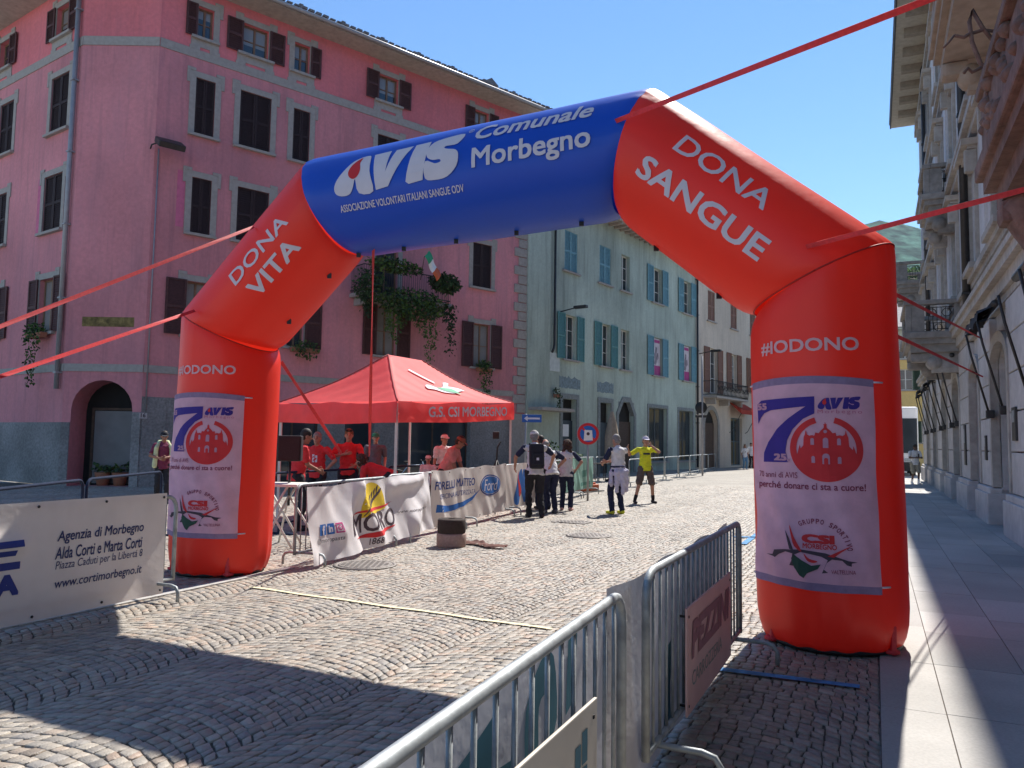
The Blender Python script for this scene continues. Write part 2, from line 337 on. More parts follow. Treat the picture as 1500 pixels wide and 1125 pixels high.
# gutter line of pale stone by the left barriers, painted lines
KERB=mat('pale gutter stone',(.42,.40,.37),.8,.15,12,.3,60)
mb=MB(MSW); rng=random.Random(2); s=-1
while s<7.6:
    L=rng.uniform(.5,.9); mb.box(-6.62,-6.50,s,s+L-.008,-.03,.012); s+=L
mb.build('kerb_strip',KERB,kind='structure')
PAINTB=mat('worn blue road paint',(.07,.25,.50),.8,.3,14,.2,60,var2=.3,scale2=6)
PAINTY=mat('pale yellow line tape',(.72,.66,.42),.7,.06,9)
mb=MB(MSW); mb.quad((-1.05,5.68,.013),(-.12,5.72,.013),(-.12,5.80,.013),(-1.05,5.77,.013)); mb.quad((-2.25,13.9,.013),(-1.9,14.0,.013),(-1.9,14.15,.013),(-2.25,14.05,.013)); mb.quad((-2.0,13.0,.013),(-1.9,13.0,.013),(-1.9,17.5,.013),(-2.0,17.5,.013)); 
mb.quad((-7.4,8.6,.013),(-7.3,8.6,.013),(-7.3,10.2,.013),(-7.4,10.2,.013))
mb.build('road_marking',PAINTB,kind='structure')
mb=MB(); a=G(366,861); b=G(808,923); k=24; 
for i in range(k):
    p=a.lerp(b,i/k)+SD*(.012*sin(i*.9)); q=a.lerp(b,(i+1)/k)+SD*(.012*sin((i+1)*.9)); h=SD*.026
    mb.quad(p-h+ZV*.012,q-h+ZV*.012,q+h+ZV*.012,p+h+ZV*.012)
mb.build('start_line',PAINTY,kind='structure')
# ---------------------------------------------------------------- building helpers (local x along the wall, y into it, z up)
def wallgrid(mb,x0,x1,z0,z1,holes,depth=.22,y=0.,mi=0,mr=None):
    """wall sheet with real openings (x0,x1,z0,z1[,arch]) and their reveals"""
    mr=mi if mr is None else mr
    xs=sorted({x0,x1,*[h[0] for h in holes],*[h[1] for h in holes]}); zs=sorted({z0,z1,*[h[2] for h in holes],*[h[3] for h in holes]})
    xs=[q for q in xs if x0<=q<=x1]; zs=[q for q in zs if z0<=q<=z1]
    for a,b in zip(xs[:-1],xs[1:]):
        for c,d in zip(zs[:-1],zs[1:]):
            cx,cz=(a+b)/2,(c+d)/2
            if any(h[0]<cx<h[1] and h[2]<cz<h[3] for h in holes): continue
            mb.quad((a,y,c),(b,y,c),(b,y,d),(a,y,d),mi)
    for h in holes:
        a,b,c,d=h[:4]; e=y+depth
        if len(h)>4 and h[4]:
            r=(b-a)/2; zc=d-h[4]; n=12; pts=[((a+b)/2-r*cos(pi*i/n),zc+h[4]*sin(pi*i/n)) for i in range(n+1)]
            for (xa,za),(xb,zb) in zip(pts[:-1],pts[1:]):
                mb.quad((xa,y,za),(xb,y,zb),(xb,y,d),(xa,y,d),mi); mb.quad((xa,y,za),(xa,e,za),(xb,e,zb),(xb,y,zb),mr)
            d=zc
        else: mb.quad((a,y,d),(a,e,d),(b,e,d),(b,y,d),mr)
        mb.quad((a,y,c),(a,e,c),(a,e,d),(a,y,d),mr); mb.quad((b,y,c),(b,y,d),(b,e,d),(b,e,c),mr); mb.quad((a,y,c),(b,y,c),(b,e,c),(a,e,c),mr)
def shutter(M,x0,x1,z0,z1,y,m,parent,leaves=1,rails=3):
    mb=MB(M); t=.045; wl=(x1-x0)/leaves
    for l in range(leaves):
        a=x0+l*wl+.006; b=a+wl-.012; s=min(.07,wl*.18)
        mb.box(a,a+s,y,y+t,z0,z1); mb.box(b-s,b,y,y+t,z0,z1)
        zr=[z0+(z1-z0)*i/(rails-1) for i in range(rails)]
        for i,z in enumerate(zr): mb.box(a+s,b-s,y+.003,y+t-.003,max(z0,z-.045 if i else z0),min(z1,z+.045 if i<rails-1 else z1))
        k=int((z1-z0)/.075)
        for i in range(k):
            z=z0+(i+.5)*(z1-z0)/k
            mb.add([(a+s,y+.008,z-.035),(b-s,y+.008,z-.035),(b-s,y+.036,z+.03),(a+s,y+.036,z+.03)],[(0,1,2,3)])
        mb.quad((a+s,y+.04,z0),(b-s,y+.04,z0),(b-s,y+.04,z1),(a+s,y+.04,z1))
    return mb.build('shutter',m,parent)
def window(bld,M,x0,x1,z0,z1,shut=None,shm=None,frm=None,pane=None,sur=None,sill=True,muntin=2,yd=.15,wid=None,surkind=0,left=True,right=True,name='window',cas=2):
    """frame = part; pane, shutters, sill, stone surround = its sub-parts"""
    frm=frm or FRAMEB; mb=MB(M); t=.06; y0=yd; y1=yd+.05
    mb.box(x0,x0+t,y0,y1,z0,z1); mb.box(x1-t,x1,y0,y1,z0,z1); mb.box(x0+t,x1-t,y0,y1,z0,z0+t); mb.box(x0+t,x1-t,y0,y1,z1-t,z1)
    xc=(x0+x1)/2
    if cas==2: mb.box(xc-.035,xc+.035,y0-.004,y1,z0+t,z1-t)
    for i in range(1,muntin):
        z=lerp(z0,z1,i/muntin)
        mb.box(x0+t,xc-.035 if cas==2 else x1-t,y0+.006,y1,z-.015,z+.015)
        if cas==2: mb.box(xc+.035,x1-t,y0+.006,y1,z-.015,z+.015)
    win=mb.build(name,frm,bld)
    mb=MB(M); zs_=z0+t+(z1-z0-2*t)*[0,0,.55,.35,0,.7][int(abs(x0*37+z0*11))%6]
    if pane is not None or zs_==z0+t: mb.quad((x0+t,yd+.03,z0+t),(x1-t,yd+.03,z0+t),(x1-t,yd+.03,z1-t),(x0+t,yd+.03,z1-t)); mb.build('pane',pane or GLASS,win)
    else:      # a blind or curtain drawn part of the way down behind the glass
        mb.quad((x0+t,yd+.03,z0+t),(x1-t,yd+.03,z0+t),(x1-t,yd+.03,zs_),(x0+t,yd+.03,zs_)); mb.build('pane',GLASS,win)
        mb=MB(M); mb.quad((x0+t,yd+.034,zs_),(x1-t,yd+.034,zs_),(x1-t,yd+.034,z1-t),(x0+t,yd+.034,z1-t)); mb.build('blind',GLASSB,win)
    if sur is not None:
        mb=MB(M); a=.2; q=.025
        mb.box(x0-a,x0,-q,0.01,z0,z1); mb.box(x1,x1+a,-q,0.01,z0,z1); mb.box(x0-a,x1+a,-q,.01,z1,z1+.2)
        mb.box(x0-a-.1,x0-a+.18,-q-.012,.01,z1-.02 if False else z1+.2,z1+.3); mb.box(x1+a-.18,x1+a+.1,-q-.012,.01,z1+.2,z1+.3)
        mb.box(x0-a-.1,x0-a,-q-.01,.01,z1-.22,z1+.2); mb.box(x1+a,x1+a+.1,-q-.01,.01,z1-.22,z1+.2)
        if surkind==1:
            mb.box(x0-a,x1+a,-q,.01,z0-.34,z0-.09); mb.box(x0-a-.04,x0+.1,-q-.01,.01,z0-.46,z0-.34); mb.box(x1-.1,x1+a+.04,-q-.01,.01,z0-.46,z0-.34)
        mb.build('surround',sur,win)
    if sill:
        mb=MB(M); mb.box(x0-.2,x1+.2,-.13,yd,z0-.09,z0-.003); mb.build('sill',STONEG if sur is None else sur,win)
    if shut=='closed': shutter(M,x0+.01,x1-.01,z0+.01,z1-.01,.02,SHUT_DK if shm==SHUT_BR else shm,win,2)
    elif shut=='open':
        ws=wid or (x1-x0)/2+.12
        if left: shutter(M,x0-ws-.02,x0-.02,z0-.02,z1+.02,-.085,shm,win)
        if right: shutter(M,x1+.02,x1+ws+.02,z0-.02,z1+.02,-.085,shm,win)
    return win
def eaves(mb,M,x0,x1,z,o,ymax=7,pitch=.42,mi=(0,1,2),mitre=(0,0)):
    """soffit, gutter board, slate slope"""
    a0=x0-o*mitre[0]; a1=x1+o*mitre[1]
    mb.add([(x0,0,z),(x1,0,z),(a1,-o,z),(a0,-o,z)],[(0,1,2,3)],mi[0],M=M)
    mb.add([(a0,-o,z),(a1,-o,z),(a1,-o,z+.14),(a0,-o,z+.14)],[(0,1,2,3)],mi[1],M=M)
    mb.add([(a0,-o-.06,z+.14),(a1,-o-.06,z+.14),(a1,ymax,z+.14+pitch*(ymax+o)),(a0,ymax,z+.14+pitch*(ymax+o)),(a0,-o-.06,z+.19),(a1,-o-.06,z+.19),(a1,ymax,z+.19+pitch*(ymax+o)),(a0,ymax,z+.19+pitch*(ymax+o))],[(0,1,2,3),(4,5,6,7),(0,1,5,4),(1,2,6,5),(3,0,4,7)],mi[2],M=M)
def leaves(mb,c,ext,n,size=.1,mi=(0,1,2),droop=0,rng=random):
    for _ in range(n):
        while True:
            p=Vector((rng.uniform(-1,1),rng.uniform(-1,1),rng.uniform(-1,1)))
            if .2<p.length<1: break
        p=Vector((p.x*ext[0],p.y*ext[1],p.z*ext[2]))+Vector(c); d=Vector((rng.gauss(0,1),rng.gauss(0,1),rng.gauss(0,.7)-droop)).normalized()
        e=d.cross(Vector((rng.gauss(0,1),rng.gauss(0,1),rng.gauss(0,1)))).normalized(); s=size*rng.uniform(.6,1.4)
        mb.add([p,p+d*s*.5+e*s*.3,p+d*s,p+d*s*.5-e*s*.3],[(0,1,2,3)],rng.choice(mi))

# ---------------------------------------------------------------- pink corner building
C0=AT(97,500,24.4); C1=AT(212,500,24.4); PF=frame(C1,49); PL=frame(C0,180-55.5); PC=frame(C0,90); CW=C1.x-C0.x
PEND=16.3; ZE=16.75; EV=.95
pink=empty('pink_corner_building',(C1.x,C1.y,0),'tall pink plastered corner building with brown shutters and grey stone window surrounds','building')
winS=[]   # street face
for a,b,c,d,kw in [
 (1.17,1.70,15.1,16.2,dict(shut='open',right=False,surkind=1)),(2.74,3.66,15.1,16.2,dict(shut='open',surkind=1)),(4.65,5.26,15.1,16.2,dict(shut='open',left=False,surkind=1)),
 (8.25,9.15,15.1,16.2,dict(shut='open',surkind=1)),(13.1,13.9,15.1,16.2,dict(shut='open',surkind=1)),
 (1.2,1.85,11.75,13.7,dict(shut='closed')),(2.72,3.85,11.75,13.75,dict(shut='closed')),(4.7,5.36,11.75,13.7,dict(shut='closed')),(8.25,9.25,11.75,13.72,dict(shut='closed')),(13.15,14.2,11.75,13.7,dict(shut='closed')),
 (1.22,1.87,8.37,10.27,dict(shut='closed')),(2.76,3.9,8.4,10.3,dict(shut='closed')),(4.75,5.4,8.37,10.27,dict(shut='closed')),(13.15,14.2,8.3,10.25,dict(shut='closed')),
 (1.22,1.86,4.95,6.75,dict(shut='open',right=False,wid=.66,pane=GLASSB)),(2.8,3.9,4.95,6.75,dict(shut='open',wid=.6)),(4.75,5.4,4.9,6.75,dict(shut='open',left=False,wid=.66)),
 (8.45,9.35,4.9,6.85,dict(shut='open',wid=.62,pane=GLASSB)),(13.25,14.2,4.8,6.7,dict(shut='open',wid=.62,pane=GLASSB))]:
    winS.append((a,b,c,d,kw))
winL=[]
for a,b,c,d,kw in [(-1.95,-1.0,15.1,16.2,dict(shut='open',surkind=1,wid=.55)),(-6.3,-5.4,15.1,16.2,dict(shut='open',surkind=1,wid=.55)),(-2.0,-.8,11.75,13.7,dict(shut='closed')),(-5.9,-4.8,11.75,13.7,dict(shut='closed')),
 (-2.1,-.85,8.35,10.27,dict(shut='closed')),(-6.0,-4.9,8.35,10.27,dict(shut='closed')),(-2.0,-.95,4.95,6.75,dict(shut='open',wid=.62,pane=GLASSB)),(-6.0,-4.9,4.95,6.75,dict(shut='open',wid=.62))]:
    winL.append((a,b,c,d,kw))
bdoor=(8.3,9.35,7.15,9.4)
shops=[(4.2,6.2,.05,2.75),(7.2,8.5,.05,2.75),(9.6,13.2,.05,2.75)]
mb=MB(PF)
hs=[w_[:4] for w_ in winS]+[bdoor]+shops
def split(hs,z0,z1): return [h for h in hs if h[2]>=z0 and h[3]<=z1]
wallgrid(mb,0,PEND,2.85,14.35,split(hs,2.85,14.35),mi=0); wallgrid(mb,0,PEND,14.35,ZE,split(hs,14.35,ZE+1),mi=1); wallgrid(mb,0,PEND,0,2.85,split(hs,0,2.85),mi=2,depth=.35)
mb.M=PL; hl=[w_[:4] for w_ in winL]
wallgrid(mb,-14,0,2.0,14.35,split(hl,2,14.35),mi=0); wallgrid(mb,-14,0,14.35,ZE,split(hl,14.35,ZE+1),mi=1); wallgrid(mb,-14,0,0,2.0,[],mi=2)
mb.M=PC; arch=(.28,CW-.28,0,3.35,.95)
wallgrid(mb,0,CW,2.0,14.35,[],mi=0) if False else None
wallgrid(mb,0,CW,0,4.0,[arch],depth=.9,mi=0); wallgrid(mb,0,CW,4.0,14.35,[],mi=0); wallgrid(mb,0,CW,14.35,ZE,[],mi=1)
mb.M=PF; mb.quad((PEND,0,0),(PEND,9,0),(PEND,9,ZE),(PEND,0,ZE),0)
mb.build('wall',[PINK,PINKTOP,PLINTH],pink)
for Mx,bx in ((PC,(0,.27,-.03,.6,0,2.0)),(PC,(CW-.27,CW,-.03,.6,0,2.35)),(PF,(.03,.75,-.035,.02,0,2.4))): mb=MB(Mx); mb.box(*bx); mb.build('plinth',PLINTH,pink)
for z0,z1 in ((14.35,14.65),(3.62,3.86)):
    mb=MB(PF); mb.box(.012,PEND-.7,-.03,.01,z0,z1); mb.M=PC; mb.box(0,CW,-.03,.01,z0,z1); mb.M=PL; mb.box(-14,-.012,-.03,.01,z0,z1); mb.build('string_course',STONEG,pink)
mb=MB(PF); z=2.9; i=0
while z<16.3:
    l=.75 if i%2 else .5; mb.bevbox(PEND-l,PEND+.02,-.06,.1,z+.012,z+.4,.02); z+=.42; i+=1
mb.box(PEND-.9,PEND+.02,-.08,.1,0,2.85); mb.build('quoins',STONEG,pink)
mb=MB(); h=math.tan(RD(20.5)); eaves(mb,PF,0,PEND+.3,ZE,EV,mitre=(.38,0)); eaves(mb,PC,0,CW,ZE,EV,ymax=5,mitre=(.38,.32)); eaves(mb,PL,-14,0,ZE,EV,mitre=(0,.32))
rng=random.Random(4); mb.M=PF
for i in range(60):
    x=.2+i*.28; mb.box(x,x+.2,-EV-.12,-EV+.25,ZE+.20,ZE+.24+rng.random()*.05,2)
for i in range(9): mb.box(1+i*1.7,1.14+i*1.7,-EV+.1,-EV+.3,ZE+.2,ZE+.46,2)
mb.box(13.9,14.5,0.3,.9,ZE+.7,ZE+1.05,2); mb.prism([(13.8,ZE+1.05),(14.6,ZE+1.05),(14.2,ZE+1.3)],.2,1.0,2)
rf=mb.build('roof',[SOFFIT,SOFFIT,SLATE],pink)
mb=MB()
for Mx,a,b in ((PF,-.3,PEND+.3),(PL,-14,.25),(PC,-.3,CW+.3)):
    mb.M=Mx; mb.tube([(a,-EV-.07,ZE+.1),(b,-EV-.07,ZE+.1)],.075,8)
mb.build('gutter',PIPEG,rf)
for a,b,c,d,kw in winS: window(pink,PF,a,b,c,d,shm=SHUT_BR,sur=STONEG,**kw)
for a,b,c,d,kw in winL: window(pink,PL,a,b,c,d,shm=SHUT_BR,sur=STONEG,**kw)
# balcony on the street face
bw=window(pink,PF,*bdoor,frm=FRAMEB,pane=GLASS,sill=False,sur=STONEG,name='balcony_door')
mb=MB(PF); mb.bevbox(7.2,11.3,-1.05,0,6.98,7.14,.03)
for x in (7.5,9.2,11.0): mb.prism([(x-.09,6.98),(x+.09,6.98),(x+.09,6.7),(x-.09,6.7)],-.7,0)
bal=mb.build('balcony',STONEG,pink)
mb=MB(PF)
for p in ([(7.25,-1,0),(11.25,-1,0)],[(7.25,0,0),(7.25,-1,0)],[(11.25,0,0),(11.25,-1,0)]):
    for z in (7.25,8.15): mb.tube([(q[0],q[1],z) for q in p],.02,6)
for i in range(41): mb.tube([(7.25+i*.1,-1,7.14),(7.25+i*.1,-1,8.15)],.009,4)
for i in range(1,10):
    for x in (7.25,11.25): mb.tube([(x,-i*.1,7.14),(x,-i*.1,8.15)],.009,4)
mb.build('railing',IRON,bal)
# ground-floor shop windows and arched door
for i,(a,b,c,d) in enumerate(shops): window(pink,PF,a,b,c,d,frm=WOODD,pane=GLASS,sill=False,yd=.25,name='shop_window',muntin=1,cas=2 if b-a>1.5 else 1)
mb=MB(PC); ax0,ax1=arch[0],arch[1]; cxa=(ax0+ax1)/2
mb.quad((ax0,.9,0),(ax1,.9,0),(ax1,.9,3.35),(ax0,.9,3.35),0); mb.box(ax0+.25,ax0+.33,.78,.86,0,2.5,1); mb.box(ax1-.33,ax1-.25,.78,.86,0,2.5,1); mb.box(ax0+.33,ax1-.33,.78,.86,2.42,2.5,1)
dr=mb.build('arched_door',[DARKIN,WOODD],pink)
mb=MB(PC); mb.box(ax0+.34,ax1-.34,.8,.84,.05,2.4); mb.build('panel',mat('grey glazed door panel',(.16,.155,.16),.5,.15,2),dr)
mb=MB(PC); x0,z0=onfac(PC,120,478); x1,z1=onfac(PC,197,465)
mb.quad((x0,-.006,z0),(x1,-.006,z0),(x1,-.006,z1),(x0,-.006,z1)); mb.build('faded_sign',mat('worn ochre painted band',(.22,.16,.06),.95,.35,9,.3,30,var2=.4,scale2=5),pink)
# fresh paint patches beside two windows
mb=MB(PF); mb.quad((.75,-.005,8.5),(1.0,-.005,8.5),(1.0,-.005,10.4),(.75,-.005,10.4)); mb.M=PL; mb.quad((-2.55,-.005,8.4),(-2.3,-.005,8.4),(-2.3,-.005,10.3),(-2.55,-.005,10.3)); mb.build('paint_patch',mat('fresher pink paint',(.62,.16,.27),.9,.1,6),pink)
# drain pipe, conduit, floodlight
def drain(M,x,z0,z1,y,r,label,m=PIPEG,foot=.35):
    t=empty('drainpipe',tuple(M@Vector((x,y,z0)))[:3],label,'drainpipe')
    mb=MB(M); mb.tube([(x,y,z0),(x,y,z1)],r,10); mb.build('pipe',m,t)
    mb=MB(M); z=z0+.5
    while z<z1: mb.box(x-r-.02,x+r+.02,y-r-.015,0,z,z+.05); z+=2.4
    mb.build('bracket',m,t); return t
drain(PL,-.22,3.05,ZE,-.12,.075,'long grey drainpipe at the corner of the pink building')
t=empty('floodlight',tuple(PF@Vector((.1,-.5,12))),'black floodlight on an arm high on the pink building','lamp')
xx,zz=onfac(PF,222,212,-.1)
mb=MB(PF); mb.tube([(xx,0,zz-.1),(xx,-.12,zz),(xx+.1,-.3,zz+.03)],.025,6); mb.build('arm',PIPEB,t)
mb=MB(PF); Mr=Matrix.Translation((xx+.45,-.5,zz+.0))@Matrix.Rotation(RD(30),4,'X')@Matrix.Scale(1.25,4)
mb.bevbox(-.33,.33,-.24,.24,-.06,.10,.03,M=Mr); mb.build('housing',PIPEB,t); mb=MB(PF); mb.box(-.2,.2,-.14,.1,-.068,-.061,M=Mr); mb.build('diffuser',FRAMEW,t)
mb=MB(PF); mb.tube([(.12,-.03,2.3),(.12,-.03,zz-.05)],.022,6); mb.build('conduit',PIPEG,None,'thin grey conduit running up the pink wall to the floodlight','conduit')
# planters, plants, flag on the pink building
rng=random.Random(11)
def hanging(M,x,y,z,w,h,n,label,box=True,m=(0,1,2),sz=.11):
    t=empty('hanging_plant',tuple(M@Vector((x,y,z))),label,'plant')
    if box:
        mb=MB(M); mb.prism([(x-w/2+.03,z-.16),(x+w/2-.03,z-.16),(x+w/2,z),(x-w/2,z)],y-.1,y+.1); mb.build('planter',TERRA,t)
    mb=MB(M); leaves(mb,(x,y,z+.1),(w*.55,.2,.22),n//2,sz,m,0,rng)
    for k in range(n//2):
        f=rng.random()**1.5; xx=x+rng.uniform(-.5,.5)*w*(1-.6*f); leaves(mb,(xx,y-.12,z-f*h),(.08,.08,.08),1,sz,m,1.2,rng)
    mb.build('foliage',[LEAF,LEAF2,LEAF3],t); return t
hanging(PF,13.7,-.25,4.75,.8,1.5,520,'dark trailing plant hanging from the shuttered window above the gazebo')
hanging(PF,5.35,-.25,4.85,1.1,.35,260,'bushy dark window box half hidden behind the left of the inflatable arch')
hanging(PF,1.95,-.22,4.9,.5,.8,160,'small dark window box beside the half-open shutter left of the arch')
hanging(PL,-1.5,-.25,4.9,1.1,1.7,480,'dark plant trailing from the window left of the drainpipe')
t=empty('balcony_plants',tuple(PF@Vector((9.2,-1.05,7.2))),'mass of trailing green plants draped over the pink building balcony','plant')
mb=MB(PF)
leaves(mb,(7.5,-1.1,7.3),(.7,.35,.75),700,.15,(1,1,0),.5,rng); leaves(mb,(8.6,-1.05,8.25),(1.3,.25,.3),700,.15,(0,2,1),0,rng); leaves(mb,(9.4,-1.15,6.9),(1.6,.22,.65),1500,.14,(0,1,0,1,2),1,rng); leaves(mb,(10.9,-1.1,7.95),(.75,.35,.4),900,.16,(1,1,0),.5,rng)
for x,zl,mi in [(8.3,5.7,(0,2)),(8.6,5.3,(0,2)),(8.9,5.9,(0,2)),(9.9,5.6,(2,0)),(10.2,4.6,(2,0)),(10.4,5.3,(2,0)),(11.2,5.1,(1,)),(11.3,5.5,(1,)),(9.6,6.0,(0,2)),(11.0,6.4,(1,)),(7.4,6.2,(1,))]:
    for k in range(130): leaves(mb,(x+rng.gauss(0,.11),-1.1,lerp(7.1,zl,rng.random())),(.06,.08,.08),1,.12,mi,1.2,rng)
mb.build('foliage',[LEAF,LEAF2,LEAF3],t)
t=empty('italian_flag',tuple(PF@Vector((10.1,-1.1,8.2))),'green white and red flag on a short pole at the plant-filled balcony','flag')
p0=PF@Vector((9.75,-1.05,7.9)); p1=PF@Vector((9.6,-1.5,8.75)); mb=MB(); mb.tube([p0,p1],.015,6); mb.build('pole',WOODD,t)
mb=MB()
for i in range(12):
    for j in range(6):
        def fp(u,v): return p1+(PF.to_3x3()@Vector((.62*u+.25*v,-.05*sin(u*9)-.04*sin(v*5),-.95*u+.28*v)))*.95
        u,v=i/12,j/6; mb.add([fp(u,v),fp(u+1/12,v),fp(u+1/12,v+1/6),fp(u,v+1/6)],[(0,1,2,3)],i//4,True)
mb.build('flag_cloth',[GREENP,WHITE,mat('flag red orange',(.6,.12,.04),.7,.05)],t)
# wall number plate beside the arched door
mb=MB(PF); x0,z0=onfac(PF,209,609); mb.box(x0-.12,x0+.12,-.05,-.036,z0-.09,z0+.09); np_=mb.build('number_plate',mat('pale plate',(.45,.42,.42),.5,.05),None,'small pale house number plate 16 right of the arched door','sign')
decal(text2d('16',bold=.02,width=.14,x=x0,y=z0-.05,align='CENTER'),lambda u,v,o:PF@Vector((u,-.051-o,v)),'lettering',CHAR,np_,.002,0)

# ---------------------------------------------------------------- sage green building and its cream neighbour
g0=PF@Vector((PEND,0,0)); GF=frame(g0,36)
gb=empty('sage_green_building',tuple(g0),'weathered sage green building with blue and teal shutters','building')
GL=19.75; ZG=13.55
wins=[(3.28,4.5,10.15,12.2,dict(shut='closed',shm=SHUT_BLUE)),(6.78,8.0,10.15,12.2,dict(shut='closed',shm=SHUT_BLUE)),(9.25,10.25,10.15,12.2,dict()),(13.25,14.5,10.12,12.25,dict(shut='open',shm=SHUT_BLUE,wid=.8)),(18.1,19.2,10.1,12.25,dict(shut='open',shm=SHUT_BLUE,wid=.75)) if False else (17.7,18.9,10.1,12.25,dict(shut='open',shm=SHUT_BLUE,wid=.78)),
 (3.34,4.45,5.72,7.95,dict(shut='open',shm=SHUT_TEAL,wid=.7)),(7.0,8.0,5.7,7.98,dict(shut='open',shm=SHUT_TEAL,wid=.75)),(9.25,10.25,5.7,7.95,dict()),(13.3,14.5,5.7,8.0,dict(shut='open',shm=SHUT_BLUE,wid=.8,p=1)),(17.7,18.9,5.7,8.0,dict(shut='open',shm=SHUT_BLUE,wid=.78,p=1))]
doors=[(3.2,4.5,0,3.75),(6.9,8.1,0,3.75),(8.95,10.8,0,3.9),(12.7,15.2,.55,3.75),(17.0,19.2,.55,3.75)]
mb=MB(GF); hs=[q[:4] for q in wins]+doors
wallgrid(mb,0,GL,0,ZG,hs,depth=.28); mb.quad((GL,0,0),(GL,10,0),(GL,10,ZG),(GL,0,ZG)); mb.build('wall',GREEN,gb)
mb=MB(GF); mb.box(0,1.85,-.13,.0,0,ZG-.02); mb.build('pier',GREEN,gb)
mb=MB(); eaves(mb,GF,-.1,GL+.1,ZG,.9,pitch=.35)
mb.M=GF
for i in range(32): mb.box(.3+i*.62,.42+i*.62,-.82,-.02,ZG-.13,ZG-.003,0)
mb.build('roof',[SOFFIT,SOFFIT,SLATE],gb)
for a,b,c,d,kw in wins:
    po=kw.pop('p',0); wn=window(gb,GF,a,b,c,d,frm=FRAMEW,pane=GLASS,muntin=3,yd=.2,sur=None,**kw)
    if po:
        mb=MB(GF); mb.box(a+.03,b-.03,.1,.13,c+.03,d-.03,0); mb.box(a+.03,b-.03,.092,.1,c+.03,c+.62,1); mb.box(a+.1,b-.1,.092,.1,d-.3,d-.12,1)
        pts=[(.3,.75),(.5,.7),(.62,1.0),(.82,1.15),(.75,1.5),(.6,1.45),(.62,1.8),(.45,1.85),(.4,1.5),(.22,1.3),(.35,1.05)]
        mb.prism([(a+x*(b-a),c+z*.95) for x,z in pts],.094,.1,2); mb.build('poster',[mat('pale poster',(.6,.52,.55),.6,.15,3),mat('magenta poster ink',(.42,.04,.2),.6,.08,4),mat('grey poster print',(.25,.2,.23),.6,.5,4)],wn)
for i,(a,b,c,d) in enumerate(doors):
    sto=mat('dark grey door stone',(.23,.25,.245),.9,.2,8,.4)
    if i<3:
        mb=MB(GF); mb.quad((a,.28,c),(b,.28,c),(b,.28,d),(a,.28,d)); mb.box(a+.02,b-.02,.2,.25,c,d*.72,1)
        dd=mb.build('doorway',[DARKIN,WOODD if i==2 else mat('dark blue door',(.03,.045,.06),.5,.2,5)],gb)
        mb=MB(GF); q=.24
        if i==2:
            mb.prism([(a-q,0),(a,0),(a,d-.75),(a+.55,d),(b-.55,d),(b,d-.75),(b,0),(b+q,0),(b+q,d-.62),(b-.45,d+.28),(a+.45,d+.28),(a-q,d-.62)],-.05,0.01)
            for s_ in (0,1):
                x=(a,a+.55) if s_==0 else (b,b-.55); mb.prism([(x[0],d-.75),(x[1],d),(x[0],d)],-.01,.2)
        else:
            mb.box(a-q,a,-.05,.01,0,d); mb.box(b,b+q,-.05,.01,0,d); mb.box(a-q,b+q,-.05,.01,d,d+.25)
        mb.build('surround',sto,dd)
        if i==0: mb=MB(GF); mb.box(a+.35,b-.4,.17,.195,1.9,2.5); mb.build('notice',WHITE,dd)
    else:
        wn=window(gb,GF,a,b,c,d,frm=mat('grey shop frame',(.10,.11,.115),.5,.1,5),pane=GLASS,muntin=1,sill=True,yd=.2,name='shop_window',sur=None)
        mb=MB(GF); q=.18; mb.box(a-q,a,-.04,.01,c-.1,d); mb.box(b,b+q,-.04,.01,c-.1,d); mb.box(a-q,b+q,-.04,.01,d,d+.2); mb.build('surround',sto,wn)
# worn dark lettering patches above the two doors, canopy slab at the left
mb=MB(GF); rng=random.Random(8)
for a,b in ((2.9,4.9),(6.6,8.4)):
    pts=[(a+(b-a)*i/14,4.25+.06*rng.random()) for i in range(15)]+[(b-(b-a)*i/14,4.75+.16*rng.random()) for i in range(15)]; mb.prism(pts,-.006,0)
mb.build('stain_patch',mat('damp dark patch',(.20,.26,.28),.95,.3,9),gb)
mb=MB(GF); mb.bevbox(.1,2.9,-.9,0,3.05,3.2,.02); mb.build('canopy_slab',STONEG,gb)
mb=MB(GF); x0,z0=onfac(GF,786,540); x1,z1=onfac(GF,803,524); mb.box(1.87,2.9,-.02,0,z0,z1+.3); 
pl=mb.build('wall_plaque',mat('pale tiled plaque',(.50,.53,.50),.5,.1,6),None,'pale tiled plaque on the green wall below the drainpipe','plaque')
hanging(GF,2.4,-.2,3.9,.35,.7,160,'small dark hanging plant below the plaque on the green wall',True,(1,1,0),.1)
t=empty('drainpipe',tuple(GF@Vector((2.3,-.2,5.5))),'black drainpipe on the green building between its pier and blue shutters','drainpipe')
mb=MB(GF); mb.tube([(2.25,-.12,ZG),(2.25,-.12,6.3),(2.2,-.12,6.1),(1.95,-.2,5.9)],.06,8); mb.build('pipe',PIPEB,t)
drain(GF,GL+.05,0.1,ZG,-.12,.07,'black drainpipe between the green and cream buildings',PIPEB)
def walllamp(M,x,z,label):
    t=empty('wall_lamp',tuple(M@Vector((x,0,z))),label,'lamp'); mb=MB(M); mb.tube([(x,0,z),(x,-.9,z+.12)],.03,6); mb.build('arm',PIPEB,t)
    mb=MB(M); mb.bevbox(x-.12,x+.12,-1.5,-.8,z+.06,z+.2,.03); mb.build('housing',PIPEB,t)
walllamp(GF,2.95,8.0,'black wall lamp on the green building above a teal shutter'); walllamp(GF,20.4,7.7,'black wall lamp beside the cream building balcony')
cb=empty('cream_building',tuple(GF@Vector((GL,0,0))),'narrow cream building with brown shutters and an iron balcony','building')
